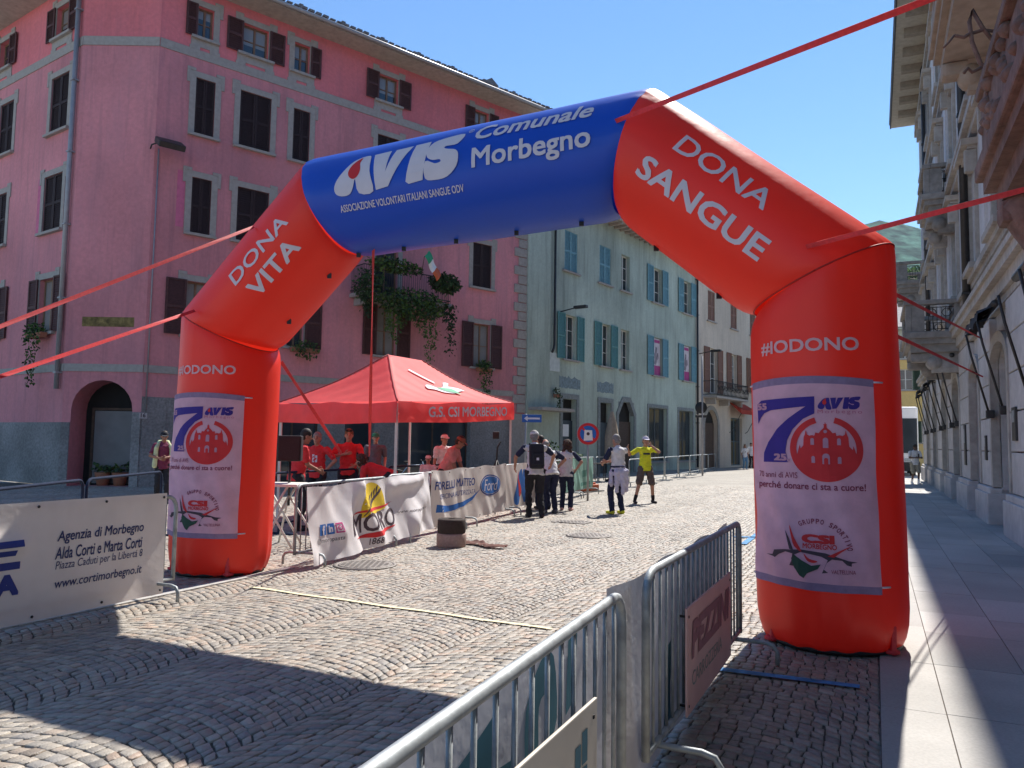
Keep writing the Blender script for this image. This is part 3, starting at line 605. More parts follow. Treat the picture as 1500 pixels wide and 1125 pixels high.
CL=GL+14; wins=[(21.9,23.2,10.2,12.3,dict(shut='closed',shm=SHUT_MID)),(26.3,27.6,10.2,12.3,dict(shut='closed',shm=SHUT_MID)),(22.1,23.6,5.2,8.3,dict(shut='open',shm=SHUT_MID,wid=.95)),(26.3,27.5,5.7,8.3,dict(shut='open',shm=SHUT_MID,wid=.9)),(30.5,31.8,5.7,8.3,dict(shut='open',shm=SHUT_MID,wid=.9)),(30.5,31.8,10.2,12.3,dict(shut='closed',shm=SHUT_MID))]
doors=[(21.2,23.6,0,4.0,1.2),(26.2,28.6,.1,3.6)]
mb=MB(GF); wallgrid(mb,GL+.01,CL,0,14.2,[q[:4] for q in wins]+doors,depth=.3); mb.quad((CL,0,0),(CL,10,0),(CL,10,14.2),(CL,0,14.2)); mb.quad((GL+.01,0,ZG),(GL+.01,10,ZG),(GL+.01,10,14.2),(GL+.01,0,14.2)); mb.build('wall',CREAM,cb)
mb=MB(); eaves(mb,GF,GL,CL+.1,14.2,.8,pitch=.35); mb.build('roof',[SOFFIT,SOFFIT,SLATE],cb)
for a,b,c,d,kw in wins: window(cb,GF,a,b,c,d,frm=FRAMEW,muntin=3,yd=.2,**kw)
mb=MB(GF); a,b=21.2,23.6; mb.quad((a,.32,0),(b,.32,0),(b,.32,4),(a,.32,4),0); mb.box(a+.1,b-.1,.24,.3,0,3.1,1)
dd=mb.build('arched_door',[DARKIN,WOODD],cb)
mb=MB(GF); n=16; o_=[((a+b)/2-1.5*cos(pi*i/n),2.8+1.5*sin(pi*i/n)) for i in range(n+1)]; i_=[((a+b)/2-1.2*cos(pi*i/n),2.8+1.2*sin(pi*i/n)) for i in range(n+1)]
mb.prism([(a-.3,0)]+o_+[(b+.3,0),(b,0)]+i_[::-1]+[(a,0)],-.06,.01); mb.build('surround',mat('grey arch stone',(.27,.26,.24),.9,.2,7,.4),dd)
window(cb,GF,26.2,28.6,.1,3.6,frm=mat('teal shop frame',(.10,.16,.17),.5,.1,5),muntin=2,sill=False,yd=.2,name='shop_window')
mb=MB(GF); mb.bevbox(21.0,27.2,-1.0,0,4.75,4.9,.03)
for x in (21.5,24,26.6): mb.prism([(x-.1,4.75),(x+.1,4.75),(x+.1,4.35),(x-.1,4.35)],-.7,0)
bl=mb.build('balcony',STONEG,cb)
mb=MB(GF)
for z in (5.0,5.9): mb.tube([(21.05,-.0,z),(21.05,-.95,z),(27.15,-.95,z),(27.15,0,z)],.025,5)
for i in range(48):
    x=21.05+i*.13; mb.tube([(x,-.95,4.9),(x+.05*(-1)**i,-.99,5.2),(x,-1.02,5.4),(x-.05*(-1)**i,-.97,5.7),(x,-.95,5.9)],.014,4)
for i in range(20):
    mb.tube([(21.2+i*.31+.1*cos(q),-1.0,5.45+.16*sin(q)) for q in [k*pi/4 for k in range(9)]],.013,4)
mb.build('railing',IRON,bl)
t=empty('awning',tuple(GF@Vector((27.5,-.8,4))),'small red awning over the cream building shop','awning')
mb=MB(GF); mb.add([(25.9,0,4.7),(29.2,0,4.7),(29.2,-.9,4.15),(25.9,-.9,4.15),(29.2,-.9,3.85),(25.9,-.9,3.85)],[(0,1,2,3),(3,2,4,5)]); mb.add([(25.9,0,4.7),(25.9,-.9,4.15),(25.9,-.9,3.85),(29.2,0,4.7),(29.2,-.9,4.15),(29.2,-.9,3.85)],[(0,1,2),(3,4,5)]); mb.build('canvas',mat('red awning canvas',(.45,.06,.04),.8,.1,5,trans=.2),t)
mb=MB(GF)
for x in (25.9,29.2): mb.tube([(x,-.9,3.9),(x,-.2,2.6),(x,0,2.5)],.025,5)
mb.build('arm',PIPEB,t)
# building closing the far end of the street, yellow house
yb=empty('yellow_building',tuple(SW(66,-2)),'yellow house with dark green shutters at the far end of the street','building')
YF=frame(SW(66,-10),25.2+90)
mb=MB(YF); yw=[(x,x+1.0,z,z+1.6) for x in (3.5,6.5,9.6,11.7,13.2) for z in (2.0,6.0,8.4)]
wallgrid(mb,0,16,0,10.6,yw,.2); mb.build('wall',YELLOW,yb)
mb=MB(); eaves(mb,YF,-.4,16.4,10.6,.7,pitch=.4); mb.M=YF; mb.box(-.3,16.3,-.1,.02,10.1,10.6,0); mb.build('roof',[mat('greenish pale soffit',(.45,.47,.40),.8,.1,5)]*2+[SLATE],yb)
for q in yw: window(yb,YF,*q,shut='open',shm=mat('dark green shutter',(.05,.08,.05),.7,.2,9),frm=FRAMEW,wid=.5)
# ---------------------------------------------------------------- ornate pale building on the right (local x = along the street s, y = w - 2.4)
RF=Matrix(((SD.x,WD.x,0,WD.x*2.4),(SD.y,WD.y,0,WD.y*2.4),(0,0,1,0),(0,0,0,1)))
rb=empty('ornate_pale_building',tuple(RF@Vector((45.5,0,0))),'tall pale grey stuccoed building with stone balconies and folded awnings','building')
BAYS=[(-2.4,-.2),(2.6,4.8),(7.4,9.6),(12.2,14.4),(17.0,19.2),(21.4,23.3),(26.1,28.1),(30.5,32.6),(35.5,37.5),(40,42)]
END=45.5; ZT=19.0
ops=[(a,b,0,3.75,.45) for a,b in BAYS]
fl=[]
for a,b in BAYS:
    c=(a+b)/2
    for z0,z1 in ((6.15,8.75),(10.35,12.9),(14.7,17.0)): fl.append((c-.62,c+.62,z0,z1))
mb=MB(RF); wallgrid(mb,-8,END,4.7,ZT,fl,depth=.3,mi=0); wallgrid(mb,-8,END,0,4.7,ops,depth=.38,mi=1)
mb.quad((END,0,0),(END,9,0),(END,9,ZT),(END,0,ZT),0); mb.quad((-8,0,0),(-8,9,0),(-8,9,ZT),(-8,0,ZT),0); mb.build('wall',[WHITEW,RUSTIC],rb)
# rusticated piers with pedestals
edges=[-8]+[q for ab in BAYS for q in ab]+[END]; piers=list(zip(edges[0::2],edges[1::2]))
for a,b in piers:
    mb=MB(RF)
    for z0,z1 in ((.78,1.55),(1.55,2.28),(2.28,3.0),(3.0,3.72),(3.72,4.4)):
        mb.bevbox(a+.03,b-.03,-.13,.02,z0+.012,z1-.012,.02)
    pr_=mb.build('pier',RUSTIC,rb)
    mb=MB(RF); mb.bevbox(a-.02,b+.02,-.27,.25,0,.66,.03); mb.bevbox(a,b,-.22,.25,.64,.78,.03); mb.build('pedestal',RUSTIC,pr_)
mb=MB(RF)
for z0,z1,p in ((4.42,4.56,.12),(4.56,4.82,.2),(4.82,5.0,.32),(5.0,5.12,.38),(5.72,5.86,.08),(5.86,6.02,.16),(9.3,9.5,.16),(9.5,9.68,.3),(13.7,13.9,.14),(13.9,14.05,.24),(17.9,18.2,.1),(18.2,18.5,.2)):
    mb=MB(RF); mb.box(-8,END+p*.5,-p,.01,z0+.002,z1); mb.build('string_course',RSTONE,rb)
for c0,c1 in piers[1:]:
    c=(c0+c1)/2; mb=MB(RF)
    mb.box(c-.28,c+.28,-.07,.01,6.05,9.3); mb.box(c-.28,c+.28,-.07,.01,9.7,13.7); mb.box(c-.28,c+.28,-.07,.01,14.05,17.9); mb.build('pilaster',WHITEW,rb)
rng=random.Random(6)
for i,(a,b,c,d) in enumerate(fl):
    wn=window(rb,RF,a,b,c,d,frm=FRAMEW,pane=glass('grey window glass',(.10,.12,.15)),muntin=3,yd=.2,sill=False)
    mb=MB(RF); q=.2
    mb.box(a-q,a,-.09,.01,c,d); mb.box(b,b+q,-.09,.01,c,d); mb.box(a-q,b+q,-.09,.01,d,d+.22)
    mb.prism([(a-q-.15,d+.3),(b+q+.15,d+.3),(b+q+.2,d+.44),(a-q-.2,d+.44)],-.36,0); mb.box(a-q-.05,b+q+.05,-.22,.01,d+.22,d+.298)
    for x in (a-q-.02,b+.02): mb.bevbox(x,x+q,-.28,0,d-.35,d+.215,.03)
    mb.bevbox(a-q-.1,b+q+.1,-.26,.01,c-.16,c-.003,.02)
    mb.build('surround',RSTONE,wn)
DOORR=mat('red brown door wood',(.20,.055,.035),.6,.2,8)
for i,(a,b) in enumerate(BAYS):
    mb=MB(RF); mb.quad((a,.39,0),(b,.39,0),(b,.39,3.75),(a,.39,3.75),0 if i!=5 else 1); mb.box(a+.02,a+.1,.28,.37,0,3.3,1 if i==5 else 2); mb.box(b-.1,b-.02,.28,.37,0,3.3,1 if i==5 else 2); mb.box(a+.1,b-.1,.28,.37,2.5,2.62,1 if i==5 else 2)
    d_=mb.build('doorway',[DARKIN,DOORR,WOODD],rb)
    mb=MB(RF); q=.2; n=12; ac=(a+b)/2; rr=(b-a)/2
    inn=[(ac-rr*cos(pi*k/n),3.3+.45*sin(pi*k/n)) for k in range(n+1)]; out=[(ac-(rr+q)*cos(pi*k/n),3.34+.62*sin(pi*k/n)) for k in range(n+1)]
    mb.prism([(a-q,.8)]+out+[(b+q,.8),(b,.8)]+inn[::-1]+[(a,.8)],-.16,.02); mb.build('surround',RSTONE,d_)
# eaves with brackets
mb=MB(RF); mb.box(-8,END+.35,-1.3,.1,ZT,ZT+.12,0); mb.box(-8,END+.38,-1.36,-1.3,ZT-.02,ZT+.2,1); mb.add([(-8,-1.4,ZT+.2),(END+.4,-1.4,ZT+.2),(END+.4,6,ZT+3),(-8,6,ZT+3)],[(0,1,2,3)],2)
mb.box(-8,END+.1,-.12,.02,ZT-.5,ZT-.003,0)
s=-7
while s<END:
    mb.prism([(s-.22,ZT-.003),(s+.22,ZT-.003),(s+.16,ZT-.26),(s-.16,ZT-.26)],-1.0,-.12,3); s+=1.75
mb.build('roof',[mat('painted eaves board',(.42,.39,.33),.85,.12,5),PIPEB,SLATE,mat('eaves bracket',(.28,.245,.2),.85,.15,6)],rb)
def balcony(a,b,z,o,m,rail=True,h=1.05,iron=IRON):
    mb=MB(RF); mb.bevbox(a-.08,b+.08,-o-.08,0,z-.1,z+.1,.03); mb.box(a,b,-o,0,z-.26,z-.1); mb.box(a+.12,b-.12,-o+.12,0,z-.5,z-.26)
    for x in (a+.25,b-.6):
        mb.prism([(x,z-.5),(x+.35,z-.5),(x+.35,z-.95),(x+.3,z-1.1),(x+.05,z-1.1),(x,z-.95)],-o*.55,0); mb.bevbox(x-.02,x+.37,-o*.92,-o*.5,z-.78,z-.5,.08)
        mb.lathe([(.02,-.24),(.2,-.2),(.24,0),(.2,.2),(.02,.24)],10,(0,0,0),0,Matrix.Translation((x+.17,-o*.5,z-.8))@Matrix.Rotation(pi/2,4,'Y'))
    bl=mb.build('balcony',m,rb)
    if not rail: return bl
    mb=MB(RF); t=.16
    for x in (a,b-.42): mb.bevbox(x,x+.42,-o,-o+t,z+.1,z+h-.14,.015)
    mb.bevbox(a,a+t,-o+t,-o+.5,z+.1,z+h-.14,.01); mb.bevbox(b-t,b,-o+t,-o+.5,z+.1,z+h-.14,.01); mb.bevbox(a,a+t,-.22,0,z+.1,z+h-.14,.01); mb.bevbox(b-t,b,-.22,0,z+.1,z+h-.14,.01)
    mb.bevbox(a-.05,b+.05,-o-.05,-o+t+.05,z+h-.14,z+h,.03); mb.bevbox(a-.05,a+t+.05,-o+t+.05,0,z+h-.14,z+h,.03); mb.bevbox(b-t-.05,b+.05,-o+t+.05,0,z+h-.14,z+h,.03)
    mb.build('balustrade',m,bl)
    mb=MB(RF)
    def grille(p,q):
        p,q=Vector(p),Vector(q); n=max(3,int((q-p).length/.11)); u=(q-p).normalized()
        for zz in (z+.18,z+h-.22): mb.tube([p+ZV*zz,q+ZV*zz],.012,4)
        for i in range(1,n): mb.tube([p.lerp(q,i/n)+ZV*(z+.18),p.lerp(q,i/n)+ZV*(z+h-.22)],.009,4)
        k=max(1,int((q-p).length/.3))
        for i in range(k):
            c=p.lerp(q,(i+.5)/k); mb.tube([c+u*(.12*cos(e))+ZV*(z+h-.38+.12*sin(e)) for e in [j*pi/5 for j in range(11)]],.012,4)
    grille((a+.42,-o+.08,0),(b-.42,-o+.08,0))
    for x in (a+.08,b-.08): grille((x,-o+.5,0),(x,-.22,0))
    mb.build('grille',iron,bl); return bl
BST=mat('weathered balcony stone',(.31,.285,.265),.9,.2,6,.4,25,var2=.25)
balcony(25.8,29.2,4.95,1.5,BST); balcony(27.1,29.9,9.5,.85,BST); balcony(42.3,45.3,9.75,1.3,BST); balcony(34.0,38.6,4.95,1.5,BST) if False else None

balcony(11.2,17.2,9.55,1.2,mat('tan stone',(.34,.27,.215),.9,.15,5,.3,25),True)
rbal=balcony(4.5,10.75,4.95,1.15,RUST)
mb=MB(RF); mb.bevbox(4.9,10.35,-1.12,-1.02,5.05,5.82,.03); mb.bevbox(10.6,10.74,-.7,-.2,5.05,5.82,.02); mb.build('parapet_panel',RUST,rbal)
mb=MB(RF); rng=random.Random(3)
for k in range(3):
    x=10.3-k*2.6; mb=MB(RF); mb.lathe([(.05,-1.0),(.2,-.9),(.16,-.7),(.3,-.45),(.42,-.2),(.3,0)],10,(x,-.65,4.55),0); mb.build('corbel',RUST,rbal)
mb=MB(RF)
for k in range(60):
    x=rng.uniform(6,10.8); z=4.95+rng.random()**.7*.9; r_=rng.uniform(.05,.11); mb.lathe([(.01,-r_),(r_*.8,-r_*.5),(r_,0),(r_*.7,r_*.6),(.01,r_)],8,(x,-1.11-.02*rng.random(),z))
mb.build('carving',RUST,rbal)
# iron flag-holder scrolls on the near balcony
t=empty('iron_flag_bracket',tuple(RF@Vector((10.4,-1.2,6.0))),'wrought iron scrolled flag bracket on the brown balcony at the top right','bracket')
mb=MB()
def px3(l,Y): return [AT(x,y,Y) for x,y in l]
YB=AT(1450,60,1).y*9.0
mb.tube(px3([(1478,48),(1440,44),(1420,50),(1412,55),(1398,52)],9.0),.022,6); mb.tube(px3([(1398,52),(1390,62),(1382,70)],9.0),.012,6); mb.tube(px3([(1460,66),(1440,42),(1424,15),(1420,32),(1424,62),(1436,92),(1452,112),(1462,118)],9.0),.026,6)
mb.tube(px3([(1466,88),(1448,92),(1436,100),(1424,106),(1418,100),(1412,107)],9.0),.02,6); mb.lathe([(.02,-.1),(.09,-.05),(.1,.03),(.02,.1)],8,tuple(AT(1466,66,9.0)))
mb.build('scroll',mat('rusty iron',(.16,.10,.08),.7,.3,12),t)
drain(RF,23.0,5.1,ZT,-.17,.1,'thick black drainpipe on the pale building above the nearer awnings',PIPEB)
drain(RF,38.4,5.1,ZT,-.17,.09,'black drainpipe on the pale building near its far end',PIPEB)
# folded awnings: roller + two arms + bunched cloth
awlab=['folded black awning at the right edge of the picture above the nearest doorway','folded black awning between the brown doorway and the nearest one','folded black awning under the lower stone balcony','folded black awning just beyond the stone balcony','second last folded black awning along the pale building','farthest folded black awning along the pale building']
AWN=mat('black awning cloth',(.02,.02,.024),.85,.3,12)
for i,(a,b) in enumerate([BAYS[k] for k in (3,4,6,7,8,9)]):
    t=empty('folded_awning',tuple(RF@Vector(((a+b)/2,-.2,4))),awlab[i],'awning','folded awnings along the pale building')
    for x in (a+.1,b-.1):
        mb=MB(RF); mb.tube([(x,-.58,4.05),(x,-.5,3.6),(x,-.2,2.35)],.024,6); mb.bevbox(x-.05,x+.05,-.26,-.1,2.25,2.42,.02); mb.build('arm',PIPEB,t)
    mb=MB(RF); mb.tube([(a-.1,-.3,4.35),(b+.1,-.3,4.35)],.07,8); mb.build('roller',PIPEB,t)
    if i==0: continue
    mb=MB(RF); N=14
    for k in range(N):
        x0,x1=lerp(a,b,k/N),lerp(a,b,(k+1)/N); f=lambda x:(.05*sin(x*7)+.04*sin(x*17))
        for (y0,z0),(y1,z1) in (((-.3,4.33),(-.58,4.2)),((-.58,4.2),(-.60,4.02)),((-.60,4.02),(-.42,4.06)),((-.42,4.06),(-.3,4.33))):
            mb.add([(x0,y0,z0+f(x0)*.5),(x1,y0,z0+f(x1)*.5),(x1,y1,z1+f(x1)),(x0,y1,z1+f(x0))],[(0,1,2,3)],0,True)
    mb.build('cloth',AWN,t)
# small plates and bell panels on the piers
for (s0,z0,ww,hh,lab) in [(24.6,1.15,.35,1.1,'dark upright notice box on the pier beside the red brown door'),(16.2,1.75,.4,.6,'dark intercom plate on the nearest rusticated pier'),(20.2,1.35,.2,.55,'brass bell plate on the pier left of the red brown door')]:
    mb=MB(RF); mb.bevbox(s0-ww/2,s0+ww/2,-.17,-.11,z0,z0+hh,.01); mb.bevbox(s0-ww*.3,s0+ww*.3,-.176,-.17,z0+hh*.55,z0+hh*.9,.002,1); mb.build('intercom_plate',[PIPEB,GALV],None,lab,'plate')

# ---------------------------------------------------------------- wooded hills
HILLF=mat('distant forest',(.055,.12,.085),1,.8,.03,.0,var2=.5,scale2=.006,spec=0)
def hillmesh(name,pts,d0,d1,m,rough,seed):
    """pts = (x, ridge height) at depth d1, rising from d0"""
    vs=[];nx=len(pts);ny=24;rng=random.Random(seed)
    from mathutils import noise
    for j in range(ny+1):
        t=j/ny
        for x,h in pts:
            Y=lerp(d0,d1,t); X=x*(.55+.45*t); z=h*t**1.25; z+=rough*(noise.fractal(Vector((X,Y,seed*7))*(1/(rough*7)),1,2,4))*min(1,t*2)
            vs.append((X,Y,z-2))
    fs=[(j*nx+i,j*nx+i+1,(j+1)*nx+i+1,(j+1)*nx+i) for j in range(ny) for i in range(nx-1)]
    vb=len(vs); vs+=[(x,d1+200,-50) for x,h in pts]; fs+=[(ny*nx+i,ny*nx+i+1,vb+i+1,vb+i) for i in range(nx-1)]
    mb=MB(); mb.add(vs,fs,0,True); mb.build(name,m,kind='structure')
pts=[]
for i in range(90):
    px=700+i*12; p=AT(px,0,2600); yr=330
    for (x0,y0),(x1,y1) in zip([(600,420),(1100,360),(1250,327),(1288,321),(1310,326),(1345,338),(1500,360),(1800,420)],[(1100,360),(1250,327),(1288,321),(1310,326),(1345,338),(1500,360),(1800,420),(2400,500)]):
        if x0<=px<=x1: yr=lerp(y0,y1,(px-x0)/(x1-x0))
    q=AT(px,yr,2600); pts.append((q.x,q.z))
hillmesh('hill',pts,900,2600,HILLF,38,3)
SLOPE=mat('wooded slope floor',(.05,.085,.03),.95,.5,.15,var2=.3,spec=0)
pts=[]
for i in range(60):
    px=1000+i*14; q=AT(px,398-8*sin(i*.8)+ (px-1320)*.02,330); pts.append((q.x,q.z))
hillmesh('hillside',pts,110,330,SLOPE,6,5)
rng=random.Random(9); mb=MB()
bpy.context.view_layer.update(); ho=bpy.data.objects['hillside']; dg=bpy.context.evaluated_depsgraph_get()
for k in range(420):
    px=rng.uniform(1240,1420); Y=rng.uniform(130,332); X=AT(px,400,Y).x
    ok,loc,no,ix=ho.ray_cast(Vector((X,Y,400)),Vector((0,0,-1)))
    if not ok: continue
    r=rng.uniform(2.2,4.2); leaves(mb,(loc.x,loc.y,loc.z+r*.8),(r,r,r*1.1),90,1.5,rng.choice([(0,0,1),(0,2,2),(1,1,0),(0,2,0)]),0,rng)
mb.build('woodland',[mat('mid wood leaf',(.07,.14,.035),.8,.4,.4,trans=.2),mat('deep wood leaf',(.03,.07,.025),.8,.4,.4),mat('pale wood leaf',(.13,.21,.06),.8,.3,.4,trans=.2)],kind='stuff')  # mid, deep and pale leaf greens mixed at random from crown to crown

# ---------------------------------------------------------------- coach at the far end of the street
bus=empty('white_coach',tuple(SW(48.6,1.2)),'white coach with a dark windscreen crossing the far end of the pavement','bus')
BM=MSW@Matrix.Translation((.95,48.7,0))
mb=MB(BM); mb.bevbox(-1.25,1.25,0,8,.35,3.9,.12); body=mb.build('body',mat('white coach paint',(.74,.75,.76),.3,.04,3,spec=.5),bus)
mb=MB(BM); mb.bevbox(-1.2,1.2,-.05,.02,1.3,3.25,.02); mb.build('windscreen',GLASS,bus)
mb=MB(BM); mb.bevbox(-1.2,1.2,-.06,.0,.3,.8,.02); mb.build('bumper',BLACK,bus)
for x in (-.8,.75): mb=MB(BM); mb.bevbox(x-.22,x+.22,-.09,-.05,.86,1.02,.02); mb.build('headlight',GALV,bus)
for x in (-1.12,.85):
    for y in (1.6,6.2): mb=MB(BM); mb.lathe([(.2,-.14),(.48,-.14),(.5,0),(.48,.14),(.2,.14)],18,(0,0,0),0,Matrix.Translation((x+.14,y,.5))@Matrix.Rotation(pi/2,4,'Y')); mb.build('wheel',BLACK,bus)
for sx in (-1.26,1.22): mb=MB(BM); mb.box(sx,sx+.04,.6,7.6,1.6,2.9); mb.build('side_window',GLASS,bus)

# ---------------------------------------------------------------- inflatable arch
AX=Vector((.9045,-.4258,0)).normalized(); AN=Vector((-AX.y*-1,AX.x*-1,0)); AN=Vector((AX.y,-AX.x,0))
AO=Vector((-3.55,9.44,0)); RA=.585
def AP(a,z): return AO+AX*a+ZV*z
J=[AP(.08,0),AP(.13,2.9),AP(1.66,4.25),AP(5.23,4.35),AP(6.83,2.99),AP(6.88,0)]
arch=empty('inflatable_arch',tuple(AP(3.44,0)),'giant red and blue inflatable finish arch spanning the street with white lettering','inflatable arch')
def seam(i):
    d0=(J[i]-J[i-1]).normalized(); d1=(J[i+1]-J[i]).normalized(); return (d0+d1).normalized()
def tube_seg(i,name,m,base=None):
    """segment between joints i and i+1, mitred on both ends"""
    p,q=J[i],J[i+1]; d=(q-p).normalized(); L=(q-p).length; e=AN.cross(d).normalized()
    if e.z<-.1 or (abs(e.z)<.1 and e.dot(AX)>0): e=-e
    n0=seam(i) if i>0 else d; n1=seam(i+1) if i+2<len(J) else d; K=128; ST_=[]
    sub=[0,.012,.03,.06,.1,.16,.24,.34,.45,.55,.66,.76,.84,.9,.94,.97,.988,1]
    vs=[]
    from mathutils import noise
    for t in sub:
        for k in range(K):
            ph=2*pi*k/K; o=AN*cos(ph)+e*sin(ph)
            t0=-(o*RA).dot(n0)/d.dot(n0); t1=L-(o*RA).dot(n1)/d.dot(n1)
            x=lerp(t0,t1,t); r=RA
            dj0=(x-t0) if i>0 else 9; dj1=(t1-x) if i+2<len(J) else 9
            for dj,nn,sgn in ((dj0,n0,-1),(dj1,n1,1)):
                if dj<.22:
                    out=max(0,o.dot(nn)*sgn*1.6); r-=.07*out*(1-dj/.22)**2; inn=max(0,-o.dot(nn)*sgn*1.8); r+=.007*min(1,inn+.12)*math.exp(-dj/.10)*sin(ph*31+2.5*sin(ph*5)); r-=.012*max(0,1-dj/.06)
            if base is not None:
                h=x if base==0 else L-x
                if h<.34: r=RA*(.80+.20*math.sqrt(max(0,1-((.34-h)/.34)**2)))
                r+=.010*math.exp(-h*2.2)*sin(ph*13+2*sin(ph*3))
            r+=.006*noise.noise(Vector((x*1.3,ph*1.5,i)))
            vs.append(p+d*x+o*r)
    n=len(sub); fs=[(a*K+k,a*K+(k+1)%K,(a+1)*K+(k+1)%K,(a+1)*K+k) for a in range(n-1) for k in range(K)]
    if base is not None: fs.append(tuple(range(K)) if base==0 else tuple((n-1)*K+k for k in range(K)))
    mb=MB(); mb.add(vs,fs,0,True); o=mb.build(name,m,arch)
    return o,(p,d,e)
def seam_ring(i,par):
    n_=seam(i); d=(J[i]-J[i-1]).normalized(); e=AN.cross(d).normalized(); pts=[]
    for k in range(97):
        ph=2*pi*k/96; o=AN*cos(ph)+e*sin(ph); out=max(0,o.dot(n_)*1.6) if False else 0
        t=-(o*RA).dot(n_)/d.dot(n_); sg=max(0,o.dot(n_)*1.6)+0; r=RA-.012-.07*max(0,(o.dot(n_))*1.6)
        pts.append(J[i]+d*t+o*(r+.004))
    mb=MB(); mb.tube(pts,.007,5); return mb.build('seam',mat('dark red crease seam',(.42,.02,.015),.6,.1,9),par)  # joint seam, coloured dark so it also draws the crease shade
legL,fL=tube_seg(0,'leg',RED,0); diaL,fdL=tube_seg(1,'diagonal',RED); beam,fB=tube_seg(2,'beam',BLUE); diaR,fdR=tube_seg(3,'diagonal',RED); legR,fR=tube_seg(4,'leg',RED,1)
def along(i):
    p,q=J[i],J[i+1]; d=(q-p).normalized(); e=d.cross(AN); e=e if e.z>0 else -e
    return lambda x,v,o: p+d*x+(AN*cos(v/RA)+e*sin(v/RA))*(RA+.006+o)
def upright(i):
    p=J[i]; d=(J[i+1]-J[i]).normalized()
    if i==4: p=J[5]; d=-d
    return lambda x,z,o: p+d*z+(AN*cos(x/RA)+AX*sin(x/RA))*(RA+.006+o)
seam_ring(1,diaL); seam_ring(4,diaR)
mB,mdL,mdR,mLL,mLR=along(2),along(1),along(3),upright(0),upright(4)
# AVIS wordmark outlines, unit box 0..1 x 0..1 scaled by (w,h)
_A=[(240,213),(205,222),(165,245),(120,300),(90,345),(78,385),(92,412),(130,417),(165,405),(182,372),(192,338),(212,403),(288,393),(266,300),(258,222)]
_V=[(275,210),(362,192),(350,305),(388,190),(475,172),(365,372),(302,388)]
_I=[(488,168),(563,153),(540,345),(470,362),(455,352)]
_S=[(725,120),(640,135),(580,160),(555,205),(560,243),(590,257),(622,254),(628,265),(600,273),(552,262),(552,338),(600,345),(660,330),(705,285),(712,235),(696,210),(660,205),(640,199),(648,188),(702,178)]
_D=[(215,226),(206,255),(214,290),(205,322),(182,338),(158,328),(150,302),(164,268),(190,240)]
def nrm(l): return [((x-78)/647,((425-.155*(x-80))-y)/205-.02) for x,y in l]
def avis(x,y,w_,h_):
    def T(l,k=3): return [(x+a*w_,y+b*h_) for a,b in (spline_smooth(nrm(l),k) if k>1 else nrm(l))]
    return [poly2d([T(_A)]),poly2d([T(_V,1)]),poly2d([T(_I,1)]),poly2d([T(_S)])],[poly2d([T(_D)])]
wh,dr_=avis(.42,-.10,1.53,.47)
decal(wh,mB,'lettering',LETW,beam,.003); decal(dr_,mB,'blood_drop_mark',REDP,beam,.006)
decal([text2d('ASSOCIAZIONE VOLONTARI ITALIANI SANGUE ODV',bold=.012,width=1.49,height=.075,x=.47,y=-.27),text2d('Comunale',bold=.02,shear=.25,width=1.22,height=.19,x=2.08,y=.235),text2d('Morbegno',bold=.018,width=1.22,height=.265,x=2.07,y=-.125),text2d('®',width=.06,x=1.98,y=.36)],mB,'lettering',LETW,beam,.003)
decal([text2d('DONA',bold=.012,width=.98,height=.17,x=.72,y=-.10),text2d('VITA',bold=.022,width=.80,height=.19,x=.80,y=-.38)],mdL,'lettering',LETW,diaL,.003)
decal([text2d('DONA',bold=.012,width=.98,height=.19,x=.48,y=.14),text2d('SANGUE',bold=.022,width=1.36,height=.20,x=.33,y=-.21)],mdR,'lettering',LETW,diaR,.003)
decal(text2d('#IODONO',bold=.02,width=.80,height=.115,x=-.50,y=2.335),mLR,'lettering',mat('faded pink print',(.72,.42,.44),.7,.05),legR,.003)
decal(text2d('#IODONO',bold=.02,width=.80,height=.115,x=-.28,y=2.31),mLL,'lettering',MT['faded pink print'],legL,.003)
# black loops along the underside, hems at the base
mb=MB()
for x in (.35,.95,1.6,2.3,3.0):
    for sg in (0,):
        p=mB(x,-.86,.0); mb.box(p.x-.022,p.x+.022,p.y-.012,p.y+.012,p.z-.035,p.z+.03)
for x in (.75,1.5):
    p=mdR(x,-.84,.0); mb.box(p.x-.022,p.x+.022,p.y-.012,p.y+.012,p.z-.03,p.z+.03)
    p=mdL(x,-.84,.0); mb.box(p.x-.022,p.x+.022,p.y-.012,p.y+.012,p.z-.03,p.z+.03)
mb.build('strap_loop',BLACK,beam)
for c,par in ((J[0],legL),(J[5],legR)):
    mb=MB(); mb.lathe([(.30,.0),(.50,.004),(.53,.03),(.49,.07),(.40,.075)],40,tuple(c+ZV*.002)); mb.build('base_skirt',BLACK,par)
    mb=MB(); 
    for sx in (-.75,.75): p=c+AX*RA*sx+AN*.3; mb.bevbox(p.x-.02,p.x+.02,p.y-.05,p.y+.05,.02,.24,.01); mb.lathe([(.03,0),(.06,.01),(.06,.03),(.03,.04)],12,(p.x,p.y,.02))
    mb.build('anchor_tab',STRAP,par)
